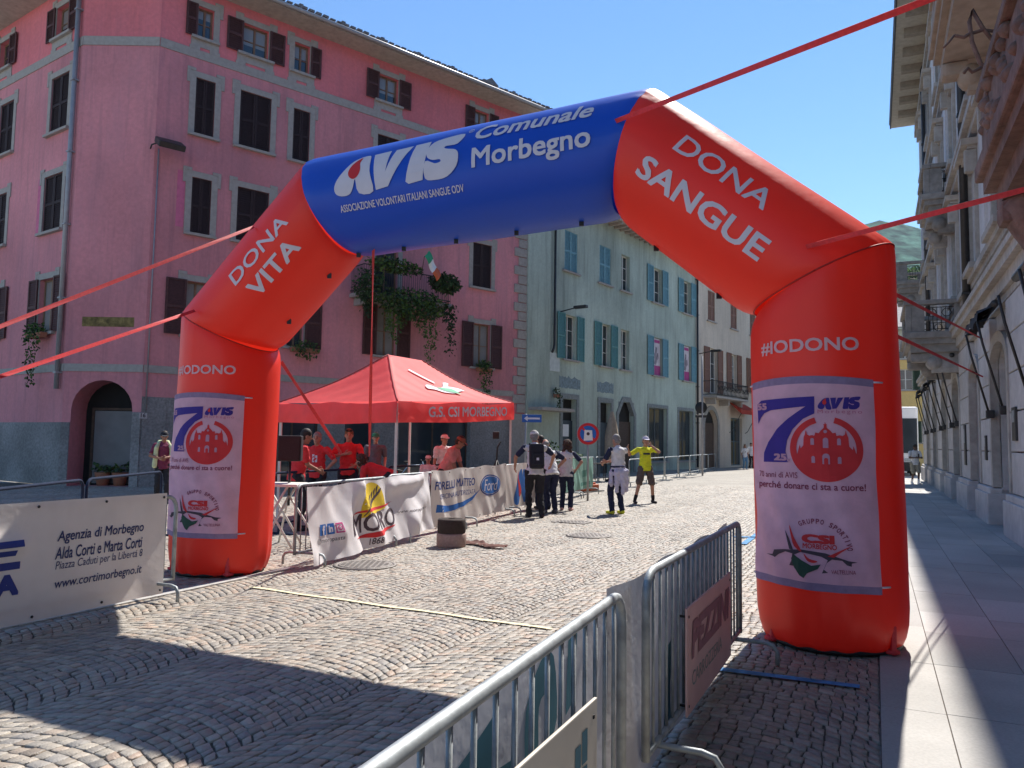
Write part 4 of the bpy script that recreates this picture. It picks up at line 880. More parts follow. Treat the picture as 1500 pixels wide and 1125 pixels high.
# banners tied round the legs
def leg_banner(mapf,cx,zt,label,visible):
    """zoom-pixel artwork coordinates (650 x 1100) -> cloth on the leg"""
    t=empty('leg_banner',tuple(mapf(cx,.6,0)),label,'banner')
    W2=.525; zb=zt-1.61
    from mathutils import noise
    def cl(x,z,o):
        f=(zt-z)/1.61; fold=.010*sin(x*11+z*5)*f+.007*sin((x+z*.35)*26)*min(1,f*1.5)
        return mapf(x,z,.016+fold+o)
    nx,nz=48,56; vs=[cl(cx-W2+2*W2*i/nx,zb+1.61*j/nz+.03*sin(pi*i/nx)*(1 if j>nz*.9 else 0)*(j/nz)-.02*(i/nx)*(1-j/nz),0) for j in range(nz+1) for i in range(nx+1)]
    fs=[(j*(nx+1)+i,j*(nx+1)+i+1,(j+1)*(nx+1)+i+1,(j+1)*(nx+1)+i) for j in range(nz) for i in range(nx)]
    mb=MB()
    hem=[f for n_,f in enumerate(fs) if n_//nx in (0,1,nz-1,nz-2)]; mid=[f for n_,f in enumerate(fs) if not (n_//nx in (0,1,nz-1,nz-2))]
    mb.add(vs,[],0,True); 
    for f in fs: pass
    for n_,f in enumerate(fs): mb.f.append(list(f)); mb.mi.append(1 if n_//nx in (0,1,nz-1,nz-2) else 0); mb.smooth.append(True)
    cloth=mb.build('cloth',[BANP,BANH],t)
    c0=.585*math.asin((330-385)/412)
    def X(x): return .585*math.asin(max(-.97,min(.97,(x-385)/412)))-c0*0+cx+.125
    def Zz(y): return zt-(y-5)*.001464
    def T(l): return [(X(x),Zz(y)) for x,y in l]
    def tx(s,x0,x1,yb,yt,**k):
        bm=text2d(s,width=1,height=1,**k)
        for v in bm.verts: v.co=Vector((X(lerp(x0,x1,v.co.x)),Zz(lerp(yb,yt,v.co.y)),0))
        return bm
    seven=[(50,128),(75,108),(360,95),(358,186),(300,215),(245,270),(215,330),(205,390),(218,448),(86,450),(88,400),(110,340),(160,270),(225,210),(290,165),(315,148),(230,155),(130,165),(90,180),(70,205),(55,238)]
    decal(poly2d([T(seven)]),cl,'seven_mark',PURP,cloth,.004,.06)
    decal([tx('55',50,108,162,124,bold=.05),tx('25,',140,228,445,402,bold=.05)],cl,'lettering',PINKP,cloth,.0065,.06)
    a,b=avis(0,0,1,1)
    for bm in a+b:
        for v in bm.verts: v.co=Vector((X(375+v.co.x*205),Zz(162-v.co.y*66),0))
    decal(a,cl,'wordmark',PURP,cloth,.004,.06); decal(b,cl,'blood_drop_mark',REDP,cloth,.006,.06)
    decal(tx('Morbegno',374,586,192,165,spacing=1.35),cl,'lettering',mat('faded red print',(.55,.16,.26),.8,.05),cloth,.004,.06)
    cxx,cyy=408,373; Rr=178
    ring=arcband(0,0,.80,1,RD(74.5),RD(-252+ -2),60) if False else arcband(0,0,.82,1,RD(74),RD(-253.5),70)
    P_=lambda l:T([(cxx+x*Rr,cyy-y*Rr*.97) for x,y in l])
    ch=[(-.80,-.18),(-.76,-.02),(-.72,.12),(-.70,0),(-.62,.10),(-.60,.36),(-.56,.44),(-.53,.58),(-.50,.44),(-.44,.40),(-.36,.42),(-.30,.40),(-.27,.50),(-.18,.48),(-.12,.56),(-.04,.64),(-.03,.72),(-.06,.74),(-.01,.76),(0,.84),(.02,.76),(.06,.74),(.04,.72),(.05,.64),(.14,.56),(.2,.48),(.28,.50),(.3,.40),(.38,.42),(.46,.40),(.52,.44),(.55,.58),(.58,.44),(.61,.36),(.63,.08),(.72,-.02),(.74,.10),(.78,-.04),(.82,-.2)]
    low=[(.9*cos(a_),.9*sin(a_)) for a_ in [RD(-12-i*(156/30)) for i in range(31)]]
    decal([poly2d([P_(ring)]),poly2d([P_(ch+low)])],cl,'church_emblem',REDP,cloth,.004,.05)
    def archw(x,y,w_,h_): return [(x-w_,y-h_),(x+w_,y-h_),(x+w_,y+h_*.6)]+[(x+w_*cos(q),y+h_*.6+w_*sin(q)) for q in [pi*k/8 for k in range(1,8)]]+[(x-w_,y+h_*.6)]
    wb=[archw(0,.18,.075,.15),archw(-.36,.22,.05,.1),archw(.36,.22,.05,.1),archw(-.35,-.33,.05,.1),archw(.36,-.34,.05,.1),archw(.0,-.32,.1,.14),circ(.0,.53,.05,12)]
    decal([poly2d([P_(l)]) for l in wb],cl,'cutout',PINKP,cloth,.0065,.05)
    decal(poly2d([P_(archw(.0,-.42,.055,.16))]),cl,'door_mark',REDP,cloth,.008,.05)
    decal([tx('70 anni di AVIS',52,264,532,500),tx('perché donare ci sta a cuore!',50,590,600,552,bold=.012)],cl,'lettering',MAROON,cloth,.004,.06)
    # sports group emblem: bridge, shield, strokes
    decal([poly2d([T(l)]) for l in ([(196,808),(215,850),(236,912),(214,908),(205,860)],[(80,955),(118,950),(126,925),(180,915),(270,905),(390,915),(500,950),(540,955),(515,962),(514,978),(492,972),(470,950),(420,945),(395,965),(380,1000),(400,1015),(370,1020),(385,985),(400,950),(370,935),(270,918),(240,935),(228,975),(240,995),(208,995),(222,970),(230,930),(190,925),(150,945),(130,965),(118,960)])],cl,'bridge_mark',CHAR,cloth,.004,.06)
    decal(poly2d([T([(222,955),(240,935),(275,960),(320,985),(366,975),(350,1000),(300,1025),(283,1052),(262,1040),(235,1000)])]),cl,'shield_mark',mat('dark green print',(.03,.07,.05),.8,.05),cloth,.005,.06)
    decal([poly2d([T(spline_smooth([(218,780),(240,845),(275,915),(240,890),(225,835)],3))]),poly2d([T(spline_smooth([(285,925),(310,950),(350,960),(330,970),(300,960)],3))]),poly2d([T([(400,930),(470,895),(522,868),(470,905),(430,935)])]),tx('CSI',275,436,868,822,bold=.06),tx('MORBEGNO',280,446,897,870,bold=.02)],cl,'emblem',REDP,cloth,.005,.06)
    bms=[]; s='GRUPPO SPORTIVO'
    for i,c in enumerate(s):
        if c==' ': continue
        an=RD(118-i*8.0); cx_,cy_=345,905; rx,ry=150,140; q=text2d(c,bold=.02,height=26,width=16 if c!='I' else 5,align='CENTER')
        for v in q.verts:
            x,y=v.co.x,v.co.y; ro=an-pi/2; v.co=Vector((X(cx_+rx*cos(an)+x*cos(ro)-y*sin(ro)),Zz(cy_-ry*sin(an)-(x*sin(ro)+y*cos(ro))),0))
        bms.append(q)
    decal(bms,cl,'lettering',MAROON,cloth,.005,.06,None,True); decal(tx('VALTELLINA',415,533,1018,998),cl,'lettering',MAROON,cloth,.005,.06)
    mb=MB()
    for z in (zt-.02,zb+.03):
        for sx in (-1,1): mb.tube([mapf(cx+sx*(W2+.09*q),z,.01) for q in (0,.5,1)],.008,5)
    mb.build('tie_cord',LETW,t)
leg_banner(mLR,-.125,2.12,'pinkish banner with a large 7 and red church roundel on the right arch leg',1)
leg_banner(mLL,.105,2.08,'pinkish banner wrapped round the left leg of the arch, its left half out of sight',0)
# red guy straps
def strap(pts,wd,label,sag=0):
    pts=[Vector(p) for p in pts]; mb=MB(); a,b=pts; n=20; d=(b-a).normalized(); sd=d.cross(ZV); sd=sd.normalized() if sd.length>.1 else AX; u=sd.cross(d); vs=[]
    for i in range(n+1):
        t=i/n; p=a.lerp(b,t)-ZV*sag*4*t*(1-t); tw=.5*sin(t*7)+.9; e=(sd*cos(tw)+u*sin(tw))*wd/2; k=d.cross(e).normalized()*.0015
        vs+=[p-e-k,p+e-k,p+e+k,p-e+k]
    fs=[(i*4+q,i*4+(q+1)%4,(i+1)*4+(q+1)%4,(i+1)*4+q) for i in range(n) for q in range(4)]; mb.add(vs,fs,0,False)
    return mb.build('guy_strap',STRAP,None,label,'strap','red guy straps of the arch')
def towall(a,b):
    I=RF.inverted(); p,q=I@Vector(a),I@Vector(b); t=(-.05-p.y)/(q.y-p.y); return RF@(p.lerp(q,t))
def toground(a,b): a,b=Vector(a),Vector(b); return a.lerp(b,(a.z-.02)/(a.z-b.z))
strap([mB(3.53,.12,.01),towall(mB(3.53,.12,.01),AT(1430,-28,3.6))],.04,'red guy strap rising from the upper right corner of the arch across the sky')
strap([mdR(1.93,.10,.01),towall(mdR(1.93,.10,.01),AT(1560,262,4.4))],.036,'red guy strap from the right elbow of the arch towards the brown balcony')
strap([AT(1296,423,6.7),RF@Vector((onfac(RF,1440,497,-.15)[0],-.15,onfac(RF,1440,497,-.15)[1]))],.035,'upper red guy strap behind the right leg, crossing the stone balcony')
strap([AT(1296,484,6.7),RF@Vector((onfac(RF,1440,552,-.15)[0],-.15,onfac(RF,1440,552,-.15)[1]))],.035,'lower red guy strap behind the right leg, ending under the stone balcony')
strap([mdL(1.30,.30,.01),toground(mdL(1.30,.30,.01),AT(-60,502,5.6))],.034,'upper red guy strap running left across the pink building')
strap([mdL(.1,.12,.01),toground(mdL(.1,.12,.01),AT(-60,572,5.6))],.034,'lower red guy strap running left across the pink building')
strap([AT(547,366,8.3),AT(541,668,11.8)],.045,'upright red guy strap hanging from the blue beam in front of the gazebo')
strap([AT(412,530,9.7),AT(500,664,12.2)],.045,'slanting red guy strap behind the left leg in front of the gazebo')

# ---------------------------------------------------------------- summer haze over the valley
mb=MB(); mb.box(-1800,1800,-60,2900,-60,860)
hz=bpy.data.materials.new('haze air'); hz.use_nodes=True; n_=hz.node_tree.nodes; n_.remove(n_['Principled BSDF']); v_=n_.new('ShaderNodeVolumePrincipled'); v_.inputs['Color'].default_value=(.80,.88,1,1); v_.inputs['Density'].default_value=.00005; v_.inputs['Anisotropy'].default_value=.2
hz.node_tree.links.new(v_.outputs[0],n_['Material Output'].inputs['Volume']); mb.build('haze',hz,kind='stuff')
# ---------------------------------------------------------------- red gazebo
FMp=AT(582,600,14.3); ta=Vector((.475,.88,0)).normalized(); tb=Vector((-.88,.475,0)).normalized(); FM=Vector((FMp.x,FMp.y,0))
gz=empty('gazebo',tuple(FM+ta*2.25+tb*1.5),'red pop-up gazebo with white lettered valance and white legs','gazebo')
TL,TW=4.55,3.0
def TP(u,v,z): return FM+ta*(u*TL)+tb*(v*TW)+ZV*z
def zval(u): return lerp(1.92,2.12,u)       # valance bottom follows the sloping square
def rimz(u,v): return zval(u)+.40
RG0,RG1,RZ=.36,.64,3.42
def roof(u,v):
    """hipped roof with a slight sag towards the eaves and gathered cloth"""
    du=min(u,1-u)/RG0; dv=min(v,1-v)/.5; t=min(1,du,dv); f=t**1.0*.86+.14*t**2
    sag=-.10*sin(pi*t)*(.6+.4*abs(du-dv))
    return TP(u,v,lerp(rimz(u,v),RZ,f)+sag+.010*sin((u*17+v*9)*3)*sin(pi*t))
n1,n2=60,44; mb=MB(); mb.add([roof(i/n1,j/n2) for j in range(n2+1) for i in range(n1+1)],[(j*(n1+1)+i,j*(n1+1)+i+1,(j+1)*(n1+1)+i+1,(j+1)*(n1+1)+i) for j in range(n2) for i in range(n1)],0,True)
can=mb.build('canopy',TENT,gz)
def valance(a,b,name,nrm):
    mb=MB(); n=60; vs=[]
    for j in range(5):
        for i in range(n+1):
            t=i/n; u=lerp(a[0],b[0],t); v=lerp(a[1],b[1],t); h=j/4
            q=TP(u,v,lerp(rimz(u,v)-.012*sin(pi*t)*0-.045*sin(pi*t*2)**2,zval(u)-.03*sin(pi*t)**2,h))+nrm*(.012+.012*sin(t*23+h*2)+.012*sin(t*51)*h+.02*sin(pi*h))
            vs.append(q)
    mb.add(vs,[(j*(n+1)+i,j*(n+1)+i+1,(j+1)*(n+1)+i+1,(j+1)*(n+1)+i) for j in range(4) for i in range(n)],0,True); return mb.build(name,TENT,can)
valance((0,0),(1,0),'valance',-tb); valance((0,1),(0,0),'valance',-ta); valance((1,0),(1,1),'valance',ta); valance((1,1),(0,1),'valance',tb)
def vmap(x,z,o): u=x/TL; return TP(u,0,zval(u)+z)-tb*(.05+o+.012*sin(u*23))
decal(text2d('G.S. CSI MORBEGNO',bold=.02,width=3.15,height=.21,x=.95,y=.09),vmap,'lettering',LETW,can,.012,.1)
def rmap(x,y,o): return roof(.5+x/TL,y/TW)+Vector((0,0,.02+o))-tb*.01
em=[poly2d([[(-.45,1.12),(-.38,1.14),(.1,.82),(.06,.76)]]),poly2d([spline_smooth([(-.45,.66),(-.2,.72),(.0,.62),(.25,.68),(.45,.82),(.62,.78),(.48,.7),(.75,.62),(.9,.52),(.5,.5),(.35,.4),(.1,.45),(-.25,.52),(-.5,.56)],2)])]
decal(em,rmap,'emblem',LETW,can,.004,.08); decal(poly2d([spline_smooth([(-.05,.64),(.2,.60),(.45,.62),(.55,.5),(.5,.36),(.3,.42),(.1,.5)],3)]),rmap,'emblem',GREENP,can,.012,.08)
mb=MB()
for a,b in (((0,0),(RG0,.5)),((1,0),(RG1,.5)),((0,1),(RG0,.5)),((1,1),(RG1,.5))): mb.tube([roof(lerp(a[0],b[0],t/12),lerp(a[1],b[1],t/12))+ZV*.006 for t in range(13)],.012,5)
mb.build('roof_seam',mat('dark red seam',(.30,.03,.03),.7,.1,9),can)
for u,v in ((0,0),(1,0),(0,1),(1,1)):
    p=TP(lerp(.01,.99,u),lerp(.015,.985,v),0); mb=MB(); mb.box(p.x-.025,p.x+.025,p.y-.025,p.y+.025,0,rimz(u,v)-.03); mb.box(p.x-.07,p.x+.07,p.y-.07,p.y+.07,0,.02); mb.build('leg',FRAMEW,gz)
mb=MB()
for a,b in (((0,0),(1,0)),((0,1),(0,0)),((1,0),(1,1)),((1,1),(0,1))):
    k=4
    for i in range(k):
        p=lambda t,z:TP(.02+.96*lerp(a[0],b[0],t),.03+.94*lerp(a[1],b[1],t),z)
        za,zc=[zval(lerp(a[0],b[0],q/k)) for q in (i,i+1)]; mb.tube([p(i/k,za+.03),p((i+1)/k,zc+.28)],.012,4); mb.tube([p(i/k,za+.28),p((i+1)/k,zc+.03)],.012,4)
mb.build('truss',FRAMEW,gz)

# ---------------------------------------------------------------- crowd barriers
BL=2.5
def barrier_proto(L,h=1.0,bars=True,feet='bridge',gm=None):
    gm=gm or GALV
    t=empty('crowd_barrier',(0,0,0),'x','barrier'); r=.02; c=.12; x0,x1=-L/2,L/2
    path=[(x0,0,.16),(x0,0,h-c)]+[(x0+c-c*cos(q),0,h-c+c*sin(q)) for q in (pi/8,pi/4,3*pi/8)]+[(x0+c,0,h),(x1-c,0,h)]+[(x1-c+c*sin(q),0,h-c+c*cos(q)) for q in (pi/8,pi/4,3*pi/8)]+[(x1,0,h-c),(x1,0,.16)]
    mb=MB(); mb.tube(path,r,10); mb.tube([(x0,0,.18),(x1,0,.18)],r*.85,8); o=mb.build('frame',gm,None); o.parent=t
    mb=MB()
    if bars:
        n=int(L/.125)
        for i in range(1,n): x=lerp(x0,x1,i/n); mb.tube([(x,0,.18),(x,0,h-.01)],.008,6)
        o=mb.build('bars',GALV,None); o.parent=t
    for x in (x0+.22,x1-.22):
        mb=MB(); w_=.30
        if feet=='bridge': mb.tube([(x,-w_,.01),(x,-w_,.10),(x,-w_+.03,.145),(x,-w_+.09,.16),(x,w_-.09,.16),(x,w_-.03,.145),(x,w_,.10),(x,w_,.01)],.017,8)
        else: mb.box(x-.03,x+.03,-w_,w_,.0,.03); mb.box(x-.025,x+.025,-.02,.02,.03,.18)
        o=mb.build('foot',gm,None); o.parent=t
    return t
def put(t,a,b,label,group):
    a,b=Vector(a),Vector(b); c=(a+b)/2; t.location=c; t.rotation_euler=(0,0,math.atan2(b.y-a.y,b.x-a.x)); t['label']=label; t['group']=group; return t
B0=barrier_proto(2.7); GB='steel crowd barriers round the finish area'
put(B0,SW(.36,-.79),SW(3.06,-.935),'nearest galvanised crowd barrier rising from the bottom edge of the picture',GB)
put(copy_tree(B0),SW(3.55,-.97),SW(6.25,-.97),'second galvanised barrier carrying the pinkish board beside the right leg of the arch',GB)
B1=barrier_proto(2.5)
put(B1,G(268,868)-Vector((1.6,1.92,0)).normalized()*2.5 if False else SW(3.2,-6.31),SW(5.70,-6.42),'barrier holding the cream banner with navy lettering at the left edge',GB)
def P2(s,w): return SW(s,w)
row=[((7.6,-6.50),(10.05,-6.86),'barrier under the wrinkled white banner with the yellow sun, nearer one'),((10.15,-6.88),(12.6,-7.02),'barrier linking the yellow sun banner and the blue oval banner'),((12.7,-7.03),(15.1,-7.25),'barrier under the far end of the blue oval banner'),((15.2,-7.27),(17.6,-7.5),'barrier under the banner with the big blue and red drop mark'),((18.6,-7.65),(21.0,-7.9),'barrier hidden behind the standing group in polo shirts'),((21.0,-7.92),(23.4,-8.2),'barrier wrapped in the green banner, last of its line')]
for i,(a,b,l) in enumerate(row): put(copy_tree(B1),P2(*a),P2(*b),l,GB).scale=(1,1,1.02+.022*min(i,4))
BD=barrier_proto(2.6,1.02,False,'plate',mat('dark blue grey barrier paint',(.025,.035,.065),.85,.15,9,spec=.1))
put(BD,Vector((-5.3,7.5,0)),Vector((-5.55,10.1,0)),'dark open barrier behind the cream banner at the left edge',GB); put(copy_tree(BD),Vector((-5.56,10.2,0)),Vector((-5.75,12.8,0)),'dark open barrier in front of the arched door of the pink building',GB)
put(copy_tree(BD),Vector((-3.9,12.9,0)),Vector((-3.05,15.2,0)),'barrier crossing under the left end of the gazebo',GB); put(copy_tree(BD),Vector((-2.6,16.6,0)),Vector((-1.6,18.9,0)),'barrier under the middle of the gazebo by the bicycle',GB)
B2=barrier_proto(3.1,1.02,False,'plate'); p0=Vector((4.9,29.6,0)); p1=Vector((13.1,49.6,0)); dv=(p1-p0).normalized()
lab=['open rail barrier nearest behind the man in yellow','second open rail barrier beyond the man in yellow','third open rail barrier along the far side of the street','fourth open rail barrier below the cream balcony','fifth open rail barrier near the woman in jeans','open rail barrier just before the right leg of the arch','open rail barrier behind the woman in jeans']
for i in range(7):
    a=p0+dv*(i*3.35-1.6); put(B2 if i==0 else copy_tree(B2),a,a+dv*3.1,lab[i],'open rail barriers along the far side')
a=Vector((2.6,26.9,0)); 
for i,l in enumerate(['dark open rail barrier behind the round no stopping sign','dark open rail barrier behind the man with a jacket round his waist']):
    put(copy_tree(B2),Vector((1.9+i*1.6,29.0+i*2.9,0)),Vector((3.4+i*1.6,31.7+i*2.9,0)),l,'open rail barriers along the far side')

# ---------------------------------------------------------------- banners tied to the barriers
from mathutils import noise
def fence_banner(a,b,z0,z1,amp,label,m,seed,top_sag=.02,grommets=True,skew=0,gap=.035,fold=(),lift=None,free=.0):
    """cloth from a to b (ground points), artwork space: x metres from the left end seen from the street, z height. returns thing, cloth, map"""
    a,b=Vector(a),Vector(b); L=(b-a).length; d=(b-a).normalized(); nr=Vector((d.y,-d.x,0))
    def mp(x,z,o):
        t=x/L; f=(z1-z)/(z1-z0); y=gap+o
        w_=amp*(noise.noise(Vector((x*1.6,z*.9,seed)))+.6*noise.noise(Vector((x*4+z*2.2,z*1.2,seed+9))))*(.35+.65*f)
        for (fx,fz,gx,gz_,am,wd) in fold:
            ux,uz=gx-fx,gz_-fz; l2=ux*ux+uz*uz; tt=max(0,min(1,((x-fx)*ux+(z-fz)*uz)/l2)); dd=math.hypot(x-fx-tt*ux,z-fz-tt*uz); w_+=am*math.exp(-(dd/wd)**2)
        y+=w_+free*f*f
        zz=z-top_sag*sin(pi*t*3)**2*(1-f)+(lift(t)*f if lift else 0)
        return a+d*x+nr*y+ZV*(zz+skew*t)
    nx,nz=max(30,int(L*22)),26
    mb=MB(); mb.add([mp(L*i/nx,lerp(z0,z1,j/nz),0) for j in range(nz+1) for i in range(nx+1)],[(j*(nx+1)+i,j*(nx+1)+i+1,(j+1)*(nx+1)+i+1,(j+1)*(nx+1)+i) for j in range(nz) for i in range(nx)],0,True)
    t=empty('banner',tuple((a+b)/2+ZV*z0),label,'banner'); cl=mb.build('cloth',m,t)
    if grommets:
        mb=MB(); k=max(3,int(L/.6))
        for i in range(k+1):
            for z in (z0+.04,z1-.04):
                p=mp(.04+(L-.08)*i/k,z,.003); mb.tube([p,p+nr*.006],.012,8)
        mb.build('grommet',PIPEB,cl)
    return t,cl,mp,L
# left foreground: cream agency banner
a=SW(2.2,-6.28); b=SW(5.54,-6.415)
t,cl,mp,L=fence_banner(a,b,.06,1.04,.022,'large cream banner with navy lettering at the left edge',VINYLC,1.3,.0,True,0,.04,fold=((.2,.86,1.85,.70,.05,.07),(.2,.25,1.5,.12,.05,.08)))
q=[('Agenzia di Morbegno',0,.105,.012,2.18,.665,0),('Alda Corti e Marta Corti',0,.095,.012,2.17,.54,0),('Piazza Caduti per la Libertá 8',0,.08,.0,2.18,.435,0),('www.cortimorbegno.it',0,.09,.006,2.18,.275,0)]
decal([text2d(s,bold=bo,shear=.15,width=.90,height=h+.01,x=x,y=y) for s,_,h,bo,x,y,_2 in q],mp,'lettering',NAVY,cl,.004,.1)
decal([text2d('CASE',bold=.05,width=1.2,height=.34,x=.38,y=.40) if False else poly2d([[(1.45,.745),(1.87,.745),(1.87,.69),(1.58,.69),(1.58,.665),(1.82,.665),(1.82,.62),(1.58,.62),(1.58,.57),(1.87,.57),(1.87,.51),(1.45,.51)]]),text2d('A',bold=.05,width=.20,height=.17,x=1.67,y=.305)],mp,'lettering',BLUEP if False else mat('blue violet print',(.03,.05,.26),.7,.05,6),cl,.004,.1)
# yellow sun banner (wrinkled, its foot swinging out over the barrier feet)
a=SW(7.62,-6.42); b=SW(11.35,-6.93)
t,cl,mp,L=fence_banner(a,b,.04,1.0,.075,'wrinkled white banner with a yellow sun and wheat ear',VINYL,4.1,.03,False,.08,.05,fold=((1.2,.95,.75,.4,.09,.16),(1.25,.9,1.75,.15,.08,.14),(2.3,.85,3.4,.92,.07,.10),(3.0,.25,3.5,.6,.10,.2)),free=.12)
sunp=[(1.30,.47)]+[(1.68+.38*cos(q_),.64+.33*sin(q_)) for q_ in [RD(190-i*10) for i in range(20)]]+[(2.06,.56)]
decal(poly2d([sunp]),mp,'sun_mark',YELP,cl,.005,.07)
ear=[]
for k in range(5):
    x,y=1.52+k*.075,.64+k*.045; ear+= [poly2d([spline_smooth([(x,y),(x-.015,y+.07),(x+.035,y+.11),(x+.02,y+.04)],2)]),poly2d([spline_smooth([(x+.03,y-.03),(x+.10,y+.0),(x+.14,y+.05),(x+.06,y+.04)],2)])]
ear.append(poly2d([[(1.36,.5),(1.46,.61),(1.95,.88),(1.96,.87),(1.48,.595),(1.375,.495)]]))
decal(ear,mp,'wheat_mark',CHAR,cl,.008,.07)
decal([poly2d([[(1.0,.54),(1.5,.60),(2.36,.62),(1.9,.57)]]),poly2d([[(1.1,.225),(1.7,.265),(2.38,.275),(2.0,.215),(1.6,.18)]])],mp,'stroke_mark',REDP,cl,.006,.07)
decal([text2d('MORO',bold=.01,width=1.36,height=.265,x=1.03,y=.275),text2d('1868',bold=.01,shear=.2,width=.27,height=.09,x=1.5,y=.085),text2d('www.moropasta.it',bold=0,shear=.2,width=.98,height=.06,x=2.5,y=.40),text2d('@moropasta',bold=.0,width=.54,height=.075,x=.18,y=.265)],mp,'lettering',CHAR,cl,.006,.07)
ic=[poly2d([[(x,.375),(x+.14,.375),(x+.14,.515),(x,.515)]]) for x in (.25,.42)]
decal(ic,mp,'icon',BLUEP,cl,.006,.06)
decal([text2d('f',bold=.05,height=.12,x=.30,y=.38),text2d('in',bold=.04,height=.09,x=.445,y=.40)],mp,'icon',LETW,cl,.010,.06)
decal([poly2d([[(.585,.38),(.715,.38),(.715,.51),(.585,.51)],[(.602,.397),(.698,.397),(.698,.493),(.602,.493)][::-1]]),poly2d([circ(.65,.445,.034,14),circ(.65,.445,.019,14)[::-1]])],mp,'icon',mat('magenta print',(.55,.04,.22),.7,.05),cl,.006,.06)
# blue oval banner
a=SW(11.42,-6.93); b=SW(14.95,-7.2)
t,cl,mp,L=fence_banner(a,b,.10,1.09,.045,'white banner with blue oval mark and blue swoosh',VINYLC,8.7,.03,True,.05,.05,fold=((1.25,.95,1.2,.5,.03,.06),(.5,.2,.2,.9,.05,.1)))
ov=[(2.68+.56*cos(q_),.69+.215*sin(q_)) for q_ in [2*pi*i/40 for i in range(40)]]; ov2=[(2.68+.525*cos(q_),.69+.19*sin(q_)) for q_ in [2*pi*i/40 for i in range(40)]]
decal(poly2d([ov]),mp,'oval_mark',mat('deep blue print',(.015,.05,.25),.6,.05),cl,.004,.08); decal(poly2d([ov2]),mp,'oval_mark',LETW,cl,.006,.08)
decal(poly2d([[(2.68+.51*cos(q_),.69+.178*sin(q_)) for q_ in [2*pi*i/40 for i in range(40)]]]),mp,'oval_mark',mat('mid blue print',(.03,.13,.40),.6,.05),cl,.008,.08)
decal(text2d('Ford',bold=.0,shear=.3,width=.74,height=.23,x=2.32,y=.575),mp,'lettering',LETW,cl,.010,.08)
decal([text2d('FIORELLI MATTEO',bold=.015,width=1.75,height=.15,x=.13,y=.745),text2d('OFFICINA AUTORIZZATA',bold=.0,width=1.62,height=.09,x=.30,y=.58)],mp,'lettering',mat('deep blue print',(.015,.05,.25)),cl,.004,.08)
decal(poly2d([[(.25,.49),(.7,.44),(1.3,.455),(1.75,.52),(2.12,.64),(1.78,.46),(1.35,.37),(.8,.335),(.25,.35)]]),mp,'swoosh_mark',BLUEP,cl,.004,.08)
# drop-mark banner and green banner
a=SW(15.0,-7.25); b=SW(18.4,-7.6)
t,cl,mp,L=fence_banner(a,b,.12,1.1,.03,'white banner with a big blue and red drop mark behind the standing group',VINYLC,12.1,.02,False,.06,.05)
decal([poly2d([spline_smooth([(1.15,.95),(.95,.9),(.75,.6),(.62,.35),(.7,.2),(.95,.2),(1.05,.45),(1.2,.6)],3)]),poly2d([[(1.25,.95),(1.5,.95),(1.95,.2),(1.3,.2),(1.1,.5)]]),poly2d([[(2.1,.95),(2.5,.95),(2.75,.4),(3.0,.95),(3.2,.95),(2.85,.2),(2.5,.2)]])],mp,'wordmark',BLUEP,cl,.004,.1)
decal(poly2d([spline_smooth([(.88,.95),(.9,.75),(1.05,.6),(1.12,.48),(1.05,.36),(.95,.38),(.9,.55),(.84,.75)],3)]),mp,'blood_drop_mark',REDP,cl,.008,.1)
a=SW(19.6,-7.75); b=SW(23.45,-8.2)
t,cl,mp,L=fence_banner(a,b,.22,1.15,.08,'pale green banner wrapped over the last barrier of the line',mat('pale green banner cloth',(.22,.40,.34),.7,.1,3,.1,12),15.2,.03,False,0,.05)
decal([poly2d([[(2.4,.75),(3.2,.8),(3.3,.62),(2.6,.55)]]),text2d('ACINQUE',bold=.02,width=1.0,height=.16,x=2.3,y=.35) if False else poly2d([[(2.3,.3),(3.4,.34),(3.4,.42),(2.3,.4)]])],mp,'wordmark',mat('darker green print',(.07,.22,.18),.7,.05),cl,.004,.1)
# cloth and boards on the nearer right-hand barriers (street side cloth seen through the bars)
a=SW(.4,-.90); b=SW(3.5,-1.03)
def cloth_behind(a,b,z0,z1,label,seed,amp=.02):
    t,cl,mp,L=fence_banner(b,a,z0,z1,amp,label,mat('bluish white banner back',(.54,.53,.55),.7,.08,3,.15,15,trans=.2),seed,.03,False,0,.0); return t,cl,mp,L
t,cl,mp,L=cloth_behind(a,b,.04,.955,'white banner with big teal letters hung on the street side of the nearest barrier',20.5)
I_=lambda x,z,o:mp(L-x,z,-o)   # printed letters showing on the pavement side
def tl(l): return poly2d([l])
decal([tl([(1.28,.60),(1.34,.80),(1.56,.88),(1.58,.72),(1.72,.70),(1.70,.58)]),tl(spline_smooth([(1.80,.60),(1.79,.80),(1.92,.91),(2.05,.89),(2.08,.68),(1.99,.64),(1.98,.78),(1.91,.77),(1.90,.62)],3)),tl([(2.17,.66),(2.2,.91),(2.3,.93),(2.27,.70)])],I_,'lettering',TEALP,cl,.004,.1)
t,cl,mp,L=cloth_behind(SW(3.1,-1.02),SW(6.2,-1.05),.05,1.0,'white banner gathered on the street side of the second barrier',24.5,.05)
I2=lambda x,z,o:mp(L-x,z,-o)
decal([tl([(1.0,.1),(1.05,.5),(1.25,.55),(1.2,.1)]),tl([(1.5,.2),(1.6,.6),(1.75,.6),(1.7,.2)])],I2,'lettering',TEALP,cl,.004,.1)
MV=Matrix(((SD.x,WD.x,0,0),(SD.y,WD.y,0,0),(0,0,1,0),(0,0,0,1)))
